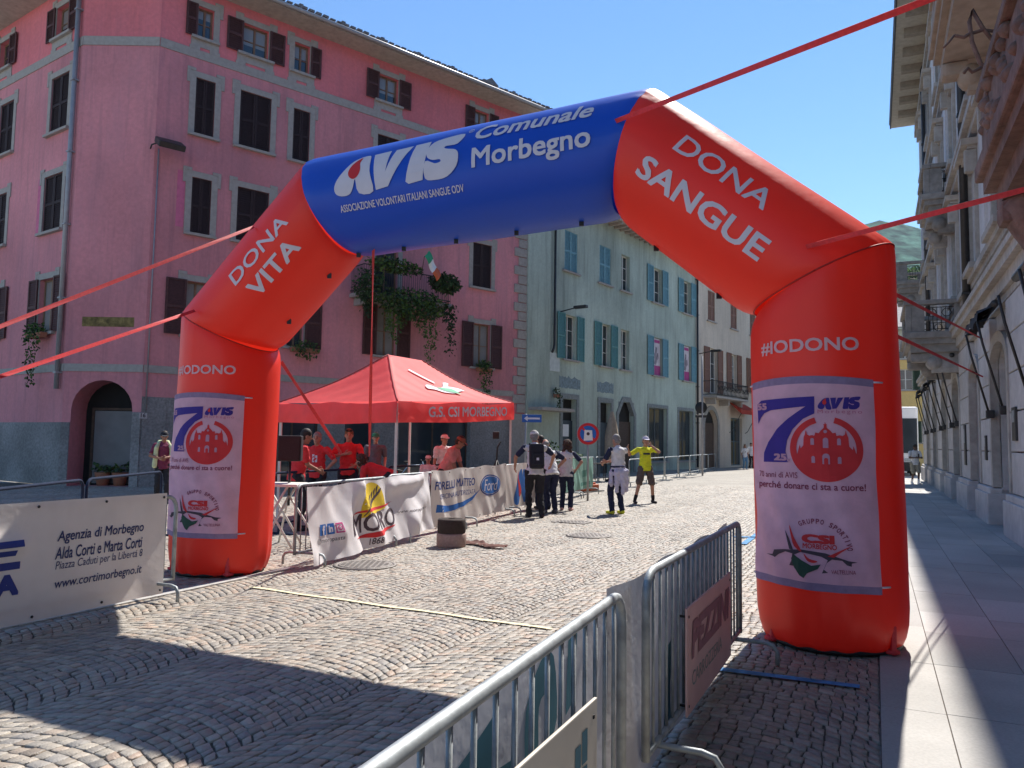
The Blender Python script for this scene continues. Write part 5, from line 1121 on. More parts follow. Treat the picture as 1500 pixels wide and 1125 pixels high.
def board(s0,s1,z0,z1,w_,label,m,tilt=0):
    mb=MB(MV); mb.bevbox(s0,s1,w_,w_+.012,z0,z1,.004); t=mb.build('sign_board',m,None,label,'sign')
    mb=MB(MV)
    for s in (s0+.04,s1-.04):
        for z in (z0+.05,z1-.05): mb.box(s-.006,s+.006,w_-.04,w_+.016,z-.006,z+.006)
    mb.build('cable_tie',BLACK,t); return t
t=board(1.66,2.49,.30,.765,-.855,'cream sign board low on the nearest barrier',BOARDC)
bm_=lambda x,z,o: SW(1.66+x,-.843+o,z)
decal([tl([(.62,.60),(.67,.60),(.67,.67),(.62,.67)]),tl([(.68,.60),(.73,.60),(.73,.70),(.68,.70)]),tl([(.62,.52),(.67,.52),(.67,.59),(.62,.59)]),tl([(.68,.52),(.73,.52),(.73,.59),(.68,.59)]),tl(circ(.50,.56,.045,16))],bm_,'emblem',TEALP,t,.002,0)
t=board(4.22,5.60,.15,.72,-.94,'pinkish sign board with maroon capitals on the second barrier',BOARDP)
bm2=lambda x,z,o: SW(4.24+x,-.928+o,z)
decal(text2d('PEZZINI',bold=.05,shear=.15,width=1.2,height=.20,x=.08,y=.43),bm2,'lettering',mat('maroon grey print',(.38,.17,.20),.6,.05),t,.002,0)
decal([text2d('CARROZZERIA',bold=.0,width=.9,height=.08,x=.1,y=.28)],bm2,'lettering',mat('grey green print',(.30,.33,.30),.6,.05),t,.002,0)

# ---------------------------------------------------------------- small things on the square
def manhole(px,py,r,label,square=False):
    p=G(px,py); mb=MB(); 
    if square: mb.bevbox(-r,r,-r*.7,r*.7,.0,.016,.004,M=Matrix.Translation(p)@Matrix.Rotation(-ST,4,'Z')); 
    else: mb.lathe([(r+.06,.0),(r+.06,.014),(r+.015,.014),(r+.01,.008),(r,.008),(r,.017),(r*.97,.019)],40,tuple(p))
    for i in range(-4,5):
        for j in range(-4,5):
            x,y=i*r*.2,j*r*.2
            if math.hypot(x,y)<r*.88 and (not square or abs(y)<r*.6): mb.box(p.x+x-r*.06,p.x+x+r*.06,p.y+y-r*.06,p.y+y+r*.06,.016,.023)
    return mb.build('manhole_cover',mat('worn iron manhole',(.20,.18,.165),.55,.25,9,.3,60,metal=.3),None,label,'manhole','manhole covers in the cobbles')
manhole(535,828,.34,'round manhole cover in front of the yellow sun banner'); manhole(862,785,.33,'round manhole cover in the middle of the street'); manhole(838,765,.36,'square manhole cover beyond the round one in mid street',True)
# fabric rolls and crumpled cloth
p=G(661,800)
t=empty('fabric_roll',tuple(p),'pale fabric roll lying flat on the cobbles beneath the dark brown roll','roll')
def spiral(r,h,z,m,par):
    mb=MB(); mb.lathe([(r*.25,z),(r*.97,z),(r,z+.02),(r*1.01,z+h*.5),(r,z+h-.02),(r*.95,z+h),(r*.3,z+h-.012),(r*.25,z+h-.03)],36,(p.x,p.y,0)); 
    pts=[(p.x+(r*.3+r*.64*i/120)*cos(i*.42),p.y+(r*.3+r*.64*i/120)*sin(i*.42),z+h-.004) for i in range(121)]; mb.tube(pts,.007,4); return mb.build('coil',m,par)
spiral(.225,.20,.0,mat('beige pink webbing roll',(.34,.24,.21),.9,.15,30,.3,90),t); 
t2=empty('fabric_roll',tuple(p+ZV*.2),'dark brown fabric roll stacked on the pale one beside the banners','roll'); spiral(.215,.21,.203,mat('dark brown webbing roll',(.045,.032,.028),.9,.2,30,.3,90),t2)
mb=MB(); rng=random.Random(5); q=G(700,800); n=40; rows=9
d1=SD*.25+WD*.9; vs=[]
for i in range(n+1):
    for j in range(rows):
        t_=i/n; c=q+WD*(.85*t_-.35)+SD*(.12*sin(t_*6)); vv=(j/(rows-1)-.5)*.24*(1-.4*t_)
        vs.append(c+SD*vv+ZV*(.02+.05*abs(noise.noise(Vector((t_*6,j*.8,2))))+.02*sin(j*2.5)**2))
mb.add(vs,[(i*rows+j,i*rows+j+1,(i+1)*rows+j+1,(i+1)*rows+j) for i in range(n) for j in range(rows-1)],0,True); mb.build('crumpled_cloth',mat('dark red brown cloth',(.15,.07,.055),.9,.25,12,.2,40),None,'crumpled reddish brown strip of cloth beside the stacked rolls','cloth')
# road signs
def sign_post(x,y,h,r=.03): mb=MB(); mb.tube([(x,y,0),(x,y,h)],r,10); return mb
p=AT(861,700,21.5); t=empty('no_stopping_sign',(p.x,p.y,0),'round red and blue no stopping sign on a post with a paper taped on it','road sign')
c=AT(861.5,635.5,21.5); sign_post(p.x,p.y,c.z+.2).build('post',PIPEG,t)
vd=Vector((-p.x,-p.y,0)).normalized(); sx=Vector((-vd.y,vd.x,0))
sm=lambda x,z,o: c+sx*x+ZV*z+vd*(.045+o)
mb=MB(); Mx=Matrix(((sx.x,vd.x,0,c.x),(sx.y,vd.y,0,c.y),(0,0,1,c.z),(0,0,0,1)))@Matrix.Rotation(pi/2,4,'X')
mb.lathe([(.30,-.035),(.30,-.045),(.29,-.05),(.02,-.05)][::-1] if False else [(.02,-.02),(.31,-.02),(.31,-.044),(.02,-.044)],40,(0,0,0),0,Mx); disc=mb.build('disc',GALV,t)
decal(poly2d([circ(0,0,.30,40)]),sm,'disc_face',REDP,disc,.004,0); decal(poly2d([circ(0,0,.225,40)]),sm,'disc_face',BLUEP,disc,.007,0)
decal([poly2d([[(-.19,.15),(-.15,.19),(.19,-.15),(.15,-.19)]])],sm,'bar',REDP,disc,.010,0)
mb=MB(); mb.add([sm(x,z,o) for o in (.014,.018) for x,z in ((-.12,-.19),(.13,-.18),(.11,.10),(-.10,.11))],[(0,1,2,3),(4,5,6,7),(0,1,5,4),(1,2,6,5),(2,3,7,6),(3,0,4,7)]); mb.build('taped_paper',WHITE,disc); decal(poly2d([circ(0,0,.045,16)]),sm,'print_mark',CHAR,disc,.022,0)
p=AT(769,700,26); t=empty('one_way_sign',(p.x,p.y,0),'blue one way arrow sign on a thin post by the corner of the green building','road sign')
c=AT(779,613,26); sign_post(p.x,p.y,c.z+.15).build('post',PIPEG,t)
mb=MB(); mb.bevbox(c.x-.33,c.x+.33,c.y-.03,c.y-.01,c.z-.13,c.z+.13,.01); pl=mb.build('plate',mat('sign blue',(.02,.10,.36),.4,.05),t)
decal(poly2d([[(-.26,0),(-.14,.09),(-.14,.03),(.27,.03),(.27,-.03),(-.14,-.03),(-.14,-.09)]]),lambda x,z,o:Vector((c.x+x,c.y-.031-o,c.z+z)),'arrow',LETW,pl,.003,0)
p=AT(1029,680,40); t=empty('sign_seen_from_behind',(p.x,p.y,0),'round sign seen from behind on a tall post near the cream building','road sign')
sign_post(p.x,p.y,6.2,.05).build('post',PIPEG,t); c=AT(1027,597,40)
mb=MB(); mb.lathe([(.02,-.03),(.30,-.03),(.31,0),(.30,.03),(.02,.03)],30,(0,0,0),0,Matrix.Translation(c)@Matrix.Rotation(pi/2,4,'X')); mb.build('disc',BLACK,t); mb=MB(); mb.bevbox(c.x-.3,c.x+.3,c.y-.04,c.y+.04,c.z-.52,c.z-.38,.02); mb.build('plate',PIPEB,t)
# closed umbrella, dark cafe things by the green building
p=AT(896,690,33); t=empty('closed_umbrella',(p.x,p.y,0),'closed beige cafe umbrella standing before the green building','umbrella')
sign_post(p.x,p.y,2.9).build('pole',PIPEG,t); mb=MB(); prof=[(.06,0.75),(.20,.85),(.26,1.2),(.25,1.9),(.17,2.5),(.05,2.95)]
n=24; vs=[(p.x+(r*(1+.22*sin(k*pi/1.5+z)))*cos(2*pi*k/n),p.y+(r*(1+.22*sin(k*pi/1.5+z)))*sin(2*pi*k/n),z) for r,z in prof for k in range(n)]
mb.add(vs,[(i*n+k,i*n+(k+1)%n,(i+1)*n+(k+1)%n,(i+1)*n+k) for i in range(len(prof)-1) for k in range(n)],0,True); mb.build('canopy',mat('beige umbrella cloth',(.30,.25,.20),.9,.15,8),t); mb=MB(); mb.lathe([(.3,0),(.3,.06),(.06,.1)],16,(p.x,p.y,0)); mb.build('base',BLACK,t)
def pot(px,Y,h,label,n=260):
    p=AT(px,690,Y); t=empty('potted_plant',(p.x,p.y,0),label,'plant'); mb=MB(); mb.lathe([(.16,0),(.24,.38),(.25,.42),(.21,.42),(.2,.36)],16,(p.x,p.y,0)); mb.build('pot',TERRA,t)
    mb=MB(); leaves(mb,(p.x,p.y,.42+h*.5),(.4,.4,h*.55),n,.16,(0,1,1,2),0,random.Random(int(px))); mb.build('foliage',[LEAF,LEAF2,LEAF3],t)
pot(806,31,1.2,'dark bushy potted plant behind the group in polo shirts'); pot(845,32,.7,'light green potted plant left of the round no stopping sign')
for px,l in ((151,'left terracotta pot with a small plant at the arched door'),(176,'right terracotta pot with a small plant at the arched door')): pot(px,24.9,.25,l,60)
for i,px in enumerate((862,876,886)):
    p=AT(px,690,33.5-i*.2); t=empty('cafe_table',(p.x,p.y,0),['dark cafe table stacked with chairs behind the no stopping sign','middle dark cafe table by the doorways','dark cafe table beside the closed umbrella'][i],'table','dark cafe tables by the green building')
    mb=MB(); mb.bevbox(p.x-.35,p.x+.35,p.y-.35,p.y+.35,.70,.74,.01); mb.build('table_top',BLACK,t)
    for sx_ in (-.28,.28):
        for sy in (-.28,.28): mb=MB(); mb.tube([(p.x+sx_,p.y+sy,0),(p.x+sx_,p.y+sy,.7)],.018,6); mb.build('leg',PIPEB,t)
# bicycle leaning on the pink wall
def bicycle(M,label,m):
    t=empty('bicycle',tuple(M@Vector((0,0,0))),label,'bicycle')
    for x in (-.52,.52):
        mb=MB(M); mb.tube([(x+.33*cos(a_),0,.34+.33*sin(a_)) for a_ in [2*pi*i/28 for i in range(29)]],.018,6); wl=mb.build('wheel',BLACK,t)
        mb=MB(M)
        for i in range(12): a_=2*pi*i/12; mb.tube([(x,0,.34),(x+.32*cos(a_),0,.34+.32*sin(a_))],.003,4)
        mb.build('spokes',GALV,wl)
    mb=MB(M)
    for l in ([(-.52,0,.34),(-.15,0,.80)],[(-.52,0,.34),(-.05,0,.30)],[(-.05,0,.30),(-.17,0,.88)],[(-.05,0,.30),(.38,0,.74)],[(-.15,0,.80),(.36,0,.82)],[(.34,0,.92),(.42,0,.64),(.52,0,.34)]): mb.tube(l,.018,8)
    mb.build('frame',m,t); mb=MB(M); mb.tube([(.40,-.26,.98),(.34,-.08,.95),(.34,.08,.95),(.40,.26,.98)],.013,6); mb.build('handlebar',BLACK,t)
    mb=MB(M); mb.bevbox(-.30,-.06,-.06,.06,.88,.94,.025); mb.build('saddle',BLACK,t); mb=MB(M); mb.lathe([(.02,-.02),(.09,-.02),(.09,.02),(.02,.02)],14,(0,0,0),0,M.inverted()@M@Matrix.Translation((-.05,0,.30))@Matrix.Rotation(pi/2,4,'X')); mb.build('crank',PIPEB,t)
p=AT(604,690,24.5); bicycle(Matrix.Translation((p.x,p.y,0))@Matrix.Rotation(RD(30),4,'Z'),'pale blue bicycle parked behind the gazebo near the child in a white cap',mat('pale blue bicycle paint',(.28,.40,.52),.4,.05))
# loudspeaker on a stand behind the left leg, tripod with camera in the gazebo
p=AT(424,700,11.6); t=empty('loudspeaker',(p.x,p.y,0),'black loudspeaker on a stand just right of the left arch leg','speaker')
mb=MB(Matrix.Translation((p.x,p.y,0))@Matrix.Rotation(RD(10),4,'Z')); mb.bevbox(-.17,.17,-.16,.16,1.26,1.64,.02); cab=mb.build('cabinet',BLACK,t); mb=MB(Matrix.Translation((p.x,p.y,0))@Matrix.Rotation(RD(10),4,'Z')); mb.bevbox(-.15,.15,-.168,-.158,1.28,1.62,.01); mb.build('grille',mat('speaker grille',(.03,.02,.022),.8,.2,60),cab)
mb=MB(); mb.tube([(p.x,p.y,.6),(p.x,p.y,1.27)],.02,8); mb.build('pole',PIPEB,t)
for a_ in (0,2.1,4.2): mb=MB(); mb.tube([(p.x,p.y,.75),(p.x+.5*cos(a_),p.y+.5*sin(a_),.01)],.017,6); mb.build('leg',FRAMEW,t)
p=AT(727,690,19.2); t=empty('camera_tripod',(p.x,p.y,0),'black tripod with a small camera at the right end of the gazebo','tripod')
for a_ in (.4,2.5,4.6): mb=MB(); mb.tube([(p.x,p.y,1.15),(p.x+.5*cos(a_),p.y+.4*sin(a_),.01)],.018,6); mb.build('leg',BLACK,t)
mb=MB(); mb.tube([(p.x,p.y,1.1),(p.x+.02,p.y,1.45),(p.x+.1,p.y,1.6)],.02,6); mb.build('column',BLACK,t); mb=MB(); mb.bevbox(p.x-.1,p.x+.06,p.y-.09,p.y+.09,1.66,1.84,.02); mb.build('camera_body',BLACK,t)
# folded sandwich board / trestle behind the sun banner, orange crate foot
p=AT(404,760,11.2); t=empty('folding_trestle',(p.x,p.y,0),'white folding trestle behind the left end of the yellow sun banner','trestle')
for dx,dy in ((-.3,0),(-.3,.5)):
    mb=MB(); mb.tube([(p.x+dx,p.y+dy,.9),(p.x+dx+.55,p.y+dy,.02)],.018,6); mb.build('leg',FRAMEW,t); mb=MB(); mb.tube([(p.x+dx+.45,p.y+dy,.9),(p.x+dx-.05,p.y+dy,.02)],.018,6); mb.build('leg',FRAMEW,t)
mb=MB(); mb.bevbox(p.x-.4,p.x+.3,p.y-.05,p.y+.55,.9,.94,.01); mb.build('top',FRAMEW,t)
p=AT(856,716,25.5); mb=MB(Matrix.Translation((p.x,p.y,0))@Matrix.Rotation(RD(55),4,'Z')); mb.bevbox(-.5,.5,-.28,.28,.03,.24,.03); mb.bevbox(-.42,.42,-.2,.2,.24,.3,.02); mb.bevbox(-.6,.75,-.34,.34,0,.035,.01,1); mb.build('orange_barrier_base',[mat('worn orange plastic',(.48,.10,.03),.6,.15,6),BLACK],None,'worn orange plastic weight at the foot of the green banner','barrier weight')
# ---------------------------------------------------------------- people
def _capsule(mb,a,b,r0,r1,n=12,k=4,flat=1.,fwd=None):
    a,b=Vector(a),Vector(b); d=(b-a); L=d.length; d=d/L if L>1e-5 else ZV.copy()
    f=Vector(fwd) if fwd is not None else Vector((0,1,0)); e2=f-d*f.dot(d)
    if e2.length<.05: e2=Vector((0,0,1))-d*d.z
    e2.normalize(); e1=e2.cross(d); rings=[]
    for i in range(k+1):
        q=-pi/2+pi/2*i/k; rings.append((a+d*r0*sin(q)*.9,max(r0*cos(q),.001)))
    for i in range(k+1):
        q=pi/2*i/k; rings.append((b+d*r1*sin(q)*.9,max(r1*cos(q),.001)))
    vs=[c+e1*(r*cos(2*pi*j/n))+e2*(r*flat*sin(2*pi*j/n)) for c,r in rings for j in range(n)]; m=len(rings)
    mb.add(vs,[(i*n+j,i*n+(j+1)%n,(i+1)*n+(j+1)%n,(i+1)*n+j) for i in range(m-1) for j in range(n)]+[tuple(range(n))[::-1],tuple((m-1)*n+j for j in range(n))],0,True)
def _skirt(mb,a,b,r0,r1,flat,fwd,n=18):
    a,b=Vector(a),Vector(b); d=(b-a).normalized(); e2=(Vector(fwd)-d*Vector(fwd).dot(d)).normalized(); e1=e2.cross(d)
    vs=[c+e1*(r*cos(2*pi*j/n))+e2*(r*flat*sin(2*pi*j/n)) for c,r in ((a,r0),(a.lerp(b,.45),lerp(r0,r1,.75)),(b,r1)) for j in range(n)]
    mb.add(vs,[(i*n+j,i*n+(j+1)%n,(i+1)*n+(j+1)%n,(i+1)*n+j) for i in range(2) for j in range(n)]+[tuple(range(n))[::-1],tuple(2*n+j for j in range(n))],0,True)
def _ell(mb,M,r,n=14,k=8,lo=-pi/2):
    vs=[];
    for i in range(k+1):
        q=lerp(lo,pi/2,i/k); vs+=[M@Vector((r[0]*max(cos(q),.01)*cos(2*pi*j/n),r[1]*max(cos(q),.01)*sin(2*pi*j/n),r[2]*sin(q))) for j in range(n)]
    mb.add(vs,[(i*n+j,i*n+(j+1)%n,(i+1)*n+(j+1)%n,(i+1)*n+j) for i in range(k) for j in range(n)]+[tuple(range(n))[::-1],tuple(k*n+j for j in range(n))],0,True)
def _blend(name,mb,m,parent,vox=.012,smooth=4,extra=None,wr=0):
    """fuse overlapping volumes into one continuous skin"""
    me=bpy.data.meshes.new('raw'); me.from_pydata(mb.v,[],mb.f); o=bpy.data.objects.new('raw',me); COL.objects.link(o)
    r=o.modifiers.new('r','REMESH'); r.mode='VOXEL'; r.voxel_size=vox; s=o.modifiers.new('s','SMOOTH'); s.factor=.5; s.iterations=smooth
    bpy.context.view_layer.update(); me2=bpy.data.meshes.new_from_object(o.evaluated_get(bpy.context.evaluated_depsgraph_get())); bpy.data.objects.remove(o)
    if extra is not None and extra.v:
        n=len(me2.vertices); vs=[tuple(v.co) for v in me2.vertices]+extra.v; fs=[list(p.vertices) for p in me2.polygons]+[[i+n for i in f] for f in extra.f]; me2=bpy.data.meshes.new(name); me2.from_pydata(vs,[],fs)
    if wr:       # creases in the cloth
        sd=len(bpy.data.objects)%97; ns=[v.normal.copy() for v in me2.vertices]
        for v,n_ in zip(me2.vertices,ns):
            c=v.co; v.co=c+n_*(wr*noise.noise(Vector((c.x*6+sd,c.y*6,c.z*11)))+wr*.7*noise.noise(Vector((c.x*15,c.y*15+sd,c.z*22+c.x*14))))
    me2.name=name; me2.materials.clear(); me2.materials.append(m); me2.polygons.foreach_set('use_smooth',[True]*len(me2.polygons)); return link(name,me2,parent,local=True)
SKIN=mat('tanned skin',(.42,.22,.15),.6,.08,9); SKIND=mat('darker tanned skin',(.30,.145,.095),.6,.08,9); SKINB=mat('dark brown skin',(.09,.045,.03),.6,.08,9)
def cloth(n,c): return mat('cloth '+n,c,.9,.12,14,.25,45)
CW_,CN,CR,CP=cloth('white',(.66,.65,.66)),cloth('navy',(.018,.024,.06)),cloth('red',(.62,.035,.04)),cloth('dusty pink',(.62,.26,.24))
CY,CBR,CJ,CBK,CG,CMR=cloth('acid yellow',(.68,.70,.03)),cloth('brown grey',(.115,.085,.075)),cloth('blue jeans',(.14,.27,.40)),cloth('black',(.02,.02,.026)),cloth('grey',(.11,.11,.13)),cloth('maroon',(.17,.03,.07))
CKH=cloth('khaki',(.27,.25,.20)); CLY=cloth('pale yellow green',(.55,.60,.36)); CPK=cloth('pale pink shoe',(.55,.33,.30)); CYG=cloth('fluorescent shoe',(.60,.62,.04)); CLM=cloth('lilac white',(.52,.50,.62))
HB=mat('dark hair',(.025,.018,.014),.7,.3,60); HG=mat('grey hair',(.22,.21,.20),.7,.3,60); HC_=mat('light brown hair',(.15,.085,.04),.7,.3,60); HCU=mat('dark curly hair',(.06,.03,.02),.8,.5,40)
def ik(a,b,l1,l2,hint):
    a,b=Vector(a),Vector(b); d=b-a; L=min(d.length,(l1+l2)*.999); u=d.normalized(); x=(l1*l1-l2*l2+L*L)/(2*L); h=math.sqrt(max(0,l1*l1-x*x)); k=Vector(hint)-u*Vector(hint).dot(u)
    k=k.normalized() if k.length>1e-4 else Vector((0,1,0)); return a+u*x+k*h, a+u*L
def person(label,loc,face,H=1.75,shirt=CW_,sleeve=None,trousers=CN,shorts=False,shoes=CBK,hair=HB,hairstyle='short',cap=None,capback=False,skin=SKIN,lean=0,hl=(-.26,.06,.86),hr=(.26,.06,.86),fl=(-.11,.04),fr=(.11,-.02),pitch=0,yaw=0,group=None,vox=.012,longsl=False,build=1.,hem=0.,sock=None,elbow=(0,-1,-.2)):
    """local x right, y forward, z up for a 1.75 m adult; hands and feet are joint positions"""
    k=H/1.75; t=empty('person',(loc[0],loc[1],loc[2] if len(loc)>2 else 0),label,'person',group,0); t.scale=(k,k,k); t.rotation_euler=(0,0,RD(-face))
    hip=Vector((0,-.10*sin(RD(lean)),.93-.03*abs(sin(RD(lean))))); Rl=Matrix.Rotation(-RD(lean),4,'X'); T=lambda x,y,z: hip+(Rl@Vector((x,y,z)))
    ch=T(0,0,.36); sh=[T(s*.185*build,0,.48) for s in (-1,1)]; nk=T(0,.0,.56)
    Hm=Matrix.Translation(nk+(Rl.to_3x3()@Vector((0,.02,.015))))@(Matrix.Rotation(-RD(lean*.35+pitch),4,'X'))@Matrix.Rotation(RD(-yaw),4,'Z'); hc=Hm@Vector((0,.015,.125)); HM=Hm@Matrix.Translation((0,.015,.125))
    hands=[Vector(hl),Vector(hr)]; feet=[Vector((fl[0],fl[1],.085)),Vector((fr[0],fr[1],.085))]
    if len(fl)>2: feet[0].z=fl[2]
    if len(fr)>2: feet[1].z=fr[2]
    hj=[hip+Vector((s*.095*build,0,-.02)) for s in (-1,1)]; kn=[];an=[];el=[];wr=[]
    for i in (0,1):
        a_,b_=ik(hj[i],feet[i],.43,.43,(0,1,0)); kn.append(a_); an.append(b_)
        e_=Vector(elbow); e_.x=abs(e_.x)*(-1 if i==0 else 1)+( -.35 if i==0 else .35); a_,b_=ik(sh[i],hands[i],.285,.255,e_); el.append(a_); wr.append(b_)
    mb=MB()
    _ell(mb,HM@Matrix.Translation((0,-.008,.018)),(.076,.094,.105)); _ell(mb,HM@Matrix.Translation((0,.028,-.055)),(.056,.062,.062)); _ell(mb,HM@Matrix.Translation((0,.098,-.012)),(.014,.024,.022),8,6); _ell(mb,HM@Matrix.Translation((0,.06,-.10)),(.032,.028,.02),8,6)
    for s in (-1,1): _ell(mb,HM@Matrix.Translation((s*.078,-.008,-.005)),(.013,.024,.034),8,6)
    _capsule(mb,nk-Vector((0,0,.06)),HM@Vector((0,-.015,-.06)),.058,.052)
    _capsule(mb,T(0,0,.05),T(0,0,.40),.13*build,.15*build,14,4,.68,Rl@Vector((0,1,0)))
    for i in (0,1):
        _capsule(mb,sh[i],el[i],.047,.04); _capsule(mb,el[i],wr[i],.042,.028); _capsule(mb,hj[i],kn[i],.085,.056); _capsule(mb,kn[i],an[i],.056,.036); c_=kn[i].lerp(an[i],.3)-Vector((0,.018,0)); _capsule(mb,c_,kn[i].lerp(an[i],.55),.046,.038); _capsule(mb,an[i]-Vector((0,.02,.03)),an[i]+Vector((0,.13,-.055)),.036,.026)
    ex=MB()
    for i in (0,1):
        d=(wr[i]-el[i]).normalized(); sgn=-1 if i==0 else 1; up=Vector((0,0,1)) if abs(d.z)<.8 else Vector((0,1,0)); n_=d.cross(up).normalized(); m_=n_.cross(d)
        pc=wr[i]+d*.05; _capsule(mb,wr[i],wr[i]+d*.075,.030,.036,10,3,.6,n_)
        for q,(off,ln,rr) in enumerate(((-.026,.066,.0085),(-.009,.078,.009),(.009,.074,.009),(.026,.058,.008))):
            b0=wr[i]+d*.085+m_*off; b1=b0+d*ln*.5+n_*(-.012*sgn); b2=b1+d*ln*.38+n_*(-.026*sgn); _capsule(ex,b0-d*.02,b1,rr,rr*.95,6,2); _capsule(ex,b1,b2,rr*.95,rr*.75,6,2)
        b0=wr[i]+d*.03+m_*.028; b1=b0+d*.03+m_*.03; b2=b1+d*.03+m_*.006-n_*.012*sgn; _capsule(ex,b0,b1,.011,.0095,6,2); _capsule(ex,b1,b2,.0095,.008,6,2)
    body=_blend('body',mb,skin,t,vox,3,ex)
    # face
    mb=MB()
    for s in (-1,1): _ell(mb,HM@Matrix.Translation((s*.031,.083,.012)),(.012,.007,.007),8,6); mb.add([HM@Vector(p) for p in ((s*.015,.094,.034),(s*.048,.082,.034),(s*.048,.082,.041),(s*.015,.094,.042))],[(0,1,2,3)])
    mb.build('eyes',BLACK,None).parent=t; mb=MB(); _ell(mb,HM@Matrix.Translation((0,.086,-.062)),(.024,.008,.006),8,6); mb.build('mouth',mat('lip',(.30,.09,.08),.5,.05),None).parent=t
    # hair / cap
    if hairstyle!='none':
        mb=MB(); _ell(mb,HM@Matrix.Translation((0,-.020,.045)),(.088,.098,.100))
        if hairstyle=='short': _ell(mb,HM@Matrix.Translation((0,-.05,-.02)),(.078,.066,.075))
        if hairstyle=='bald': mb=MB(); _ell(mb,HM@Matrix.Translation((0,-.04,.0)),(.083,.072,.062))
        if hairstyle=='curly':
            rr=random.Random(len(label))
            for q in range(46):
                v=Vector((rr.gauss(0,1),rr.gauss(-.5,.8),rr.gauss(.25,.8))).normalized(); _ell(mb,HM@Matrix.Translation((v.x*.095,v.y*.095-.02,v.z*.105+.02)),(.034,.034,.034),7,5)
            for q in range(20): _ell(mb,HM@Matrix.Translation((rr.uniform(-.10,.10),rr.uniform(-.12,-.02),rr.uniform(-.17,-.05))),(.04,.04,.045),7,5)
        if hairstyle=='long':
            for s in (-1,1): _capsule(mb,HM@Vector((s*.07,-.03,.0)),HM@Vector((s*.075,.0,-.20)),.035,.03)
            _capsule(mb,HM@Vector((0,-.07,0)),HM@Vector((0,-.09,-.24)),.075,.06)
        _blend('hair',mb,hair,t,.010,2)
    if cap:
        mb=MB(); _ell(mb,HM@Matrix.Translation((0,-.014,.048)),(.092,.104,.085),18,7,-.15); c=mb.build('cap',cap,None); c.parent=t
        mb=MB(); sg=-1 if capback else 1; n=9; a_=[HM@Vector((.075*cos(pi*q/n),sg*(.08+.0*q),.045)) for q in range(n+1)]; b_=[HM@Vector((.078*cos(pi*q/n),sg*(.085+.085*sin(pi*q/n)),.045-.02*sin(pi*q/n))) for q in range(n+1)]
        vs=a_+b_+[v+HM.to_3x3()@Vector((0,0,.006)) for v in a_+b_]; m=n+1; fs=[]
        for q in range(n): fs+=[(q,q+1,m+q+1,m+q),(2*m+q,2*m+q+1,3*m+q+1,3*m+q),(m+q,m+q+1,3*m+q+1,3*m+q)]
        mb.add(vs,fs,0,True); mb.build('visor',cap,None).parent=c
    # clothes
    fw=Rl@Vector((0,1,0)); mb=MB(); _capsule(mb,T(0,.0,.30),T(0,.0,.42),.150*build,.158*build,16,4,.76,fw); _skirt(mb,T(0,.0,-.09-hem),T(0,.0,.36),.180*build,.150*build,.78,fw); _capsule(mb,sh[0]+Vector((0,0,-.015)),sh[1]+Vector((0,0,-.015)),.068,.068); _capsule(mb,nk-(Rl@Vector((0,0,.08))),nk-(Rl@Vector((0,0,.02))),.082,.066)
    sb=mb if sleeve is None else MB()
    for i in (0,1):
        e=el[i] if longsl else sh[i].lerp(el[i],.72); _capsule(sb,sh[i],e,.066,.060)
        if longsl: _capsule(sb,el[i],el[i].lerp(wr[i],.95),.056,.044)
    shirt_o=_blend('shirt',mb,shirt,t,vox,3,None,.016)
    if sleeve is not None: _blend('sleeves',sb,sleeve,t,vox,3,None,.010)
    mb=MB(); _capsule(mb,hj[0]+Vector((.02,0,.03)),hj[1]+Vector((-.02,0,.03)),.100*build,.100*build,12,4,1.0); _capsule(mb,hip,hip+(Rl@Vector((0,0,.09))),.142*build,.140*build,14,3,.76,fw)
    for i in (0,1):
        if shorts: _capsule(mb,hj[i],hj[i].lerp(kn[i],.92),.105*build,.092)
        else: _capsule(mb,hj[i],kn[i],.102*build,.076); _capsule(mb,kn[i],an[i]+Vector((0,0,.0)),.074,.062)
    _blend('shorts' if shorts else 'trousers',mb,trousers,t,vox,3,None,.014)
    for i in (0,1):
        mb=MB(); b0=an[i]-Vector((0,.035,.045)); tow=Vector((.02*(-1 if i==0 else 1),.17,-.055)); _capsule(mb,b0,an[i]+tow,.046,.04,12,4,.9,(0,0,1)); _capsule(mb,an[i]+Vector((0,0,.0)),b0,.044,.048); _blend('shoe',mb,shoes,t,.012,2)
        if sock: mb=MB(); _capsule(mb,an[i]+Vector((0,0,.02)),an[i].lerp(kn[i],.28),.046,.05); mb.build('sock',sock,None).parent=t
    t['_j']=0; del t['_j']
    return t,dict(T=T,Rl=Rl,sh=sh,el=el,wr=wr,HM=HM,hip=hip)
def child(t,mb,name,m):
    o=mb.build(name,m,None); o.parent=t; return o
def Pg(px,py): p=G(px,py); return (p.x,p.y)
def Py(px,Y): p=AT(px,650,Y); return (p.x,p.y)
GP='people in white and navy polo shirts'
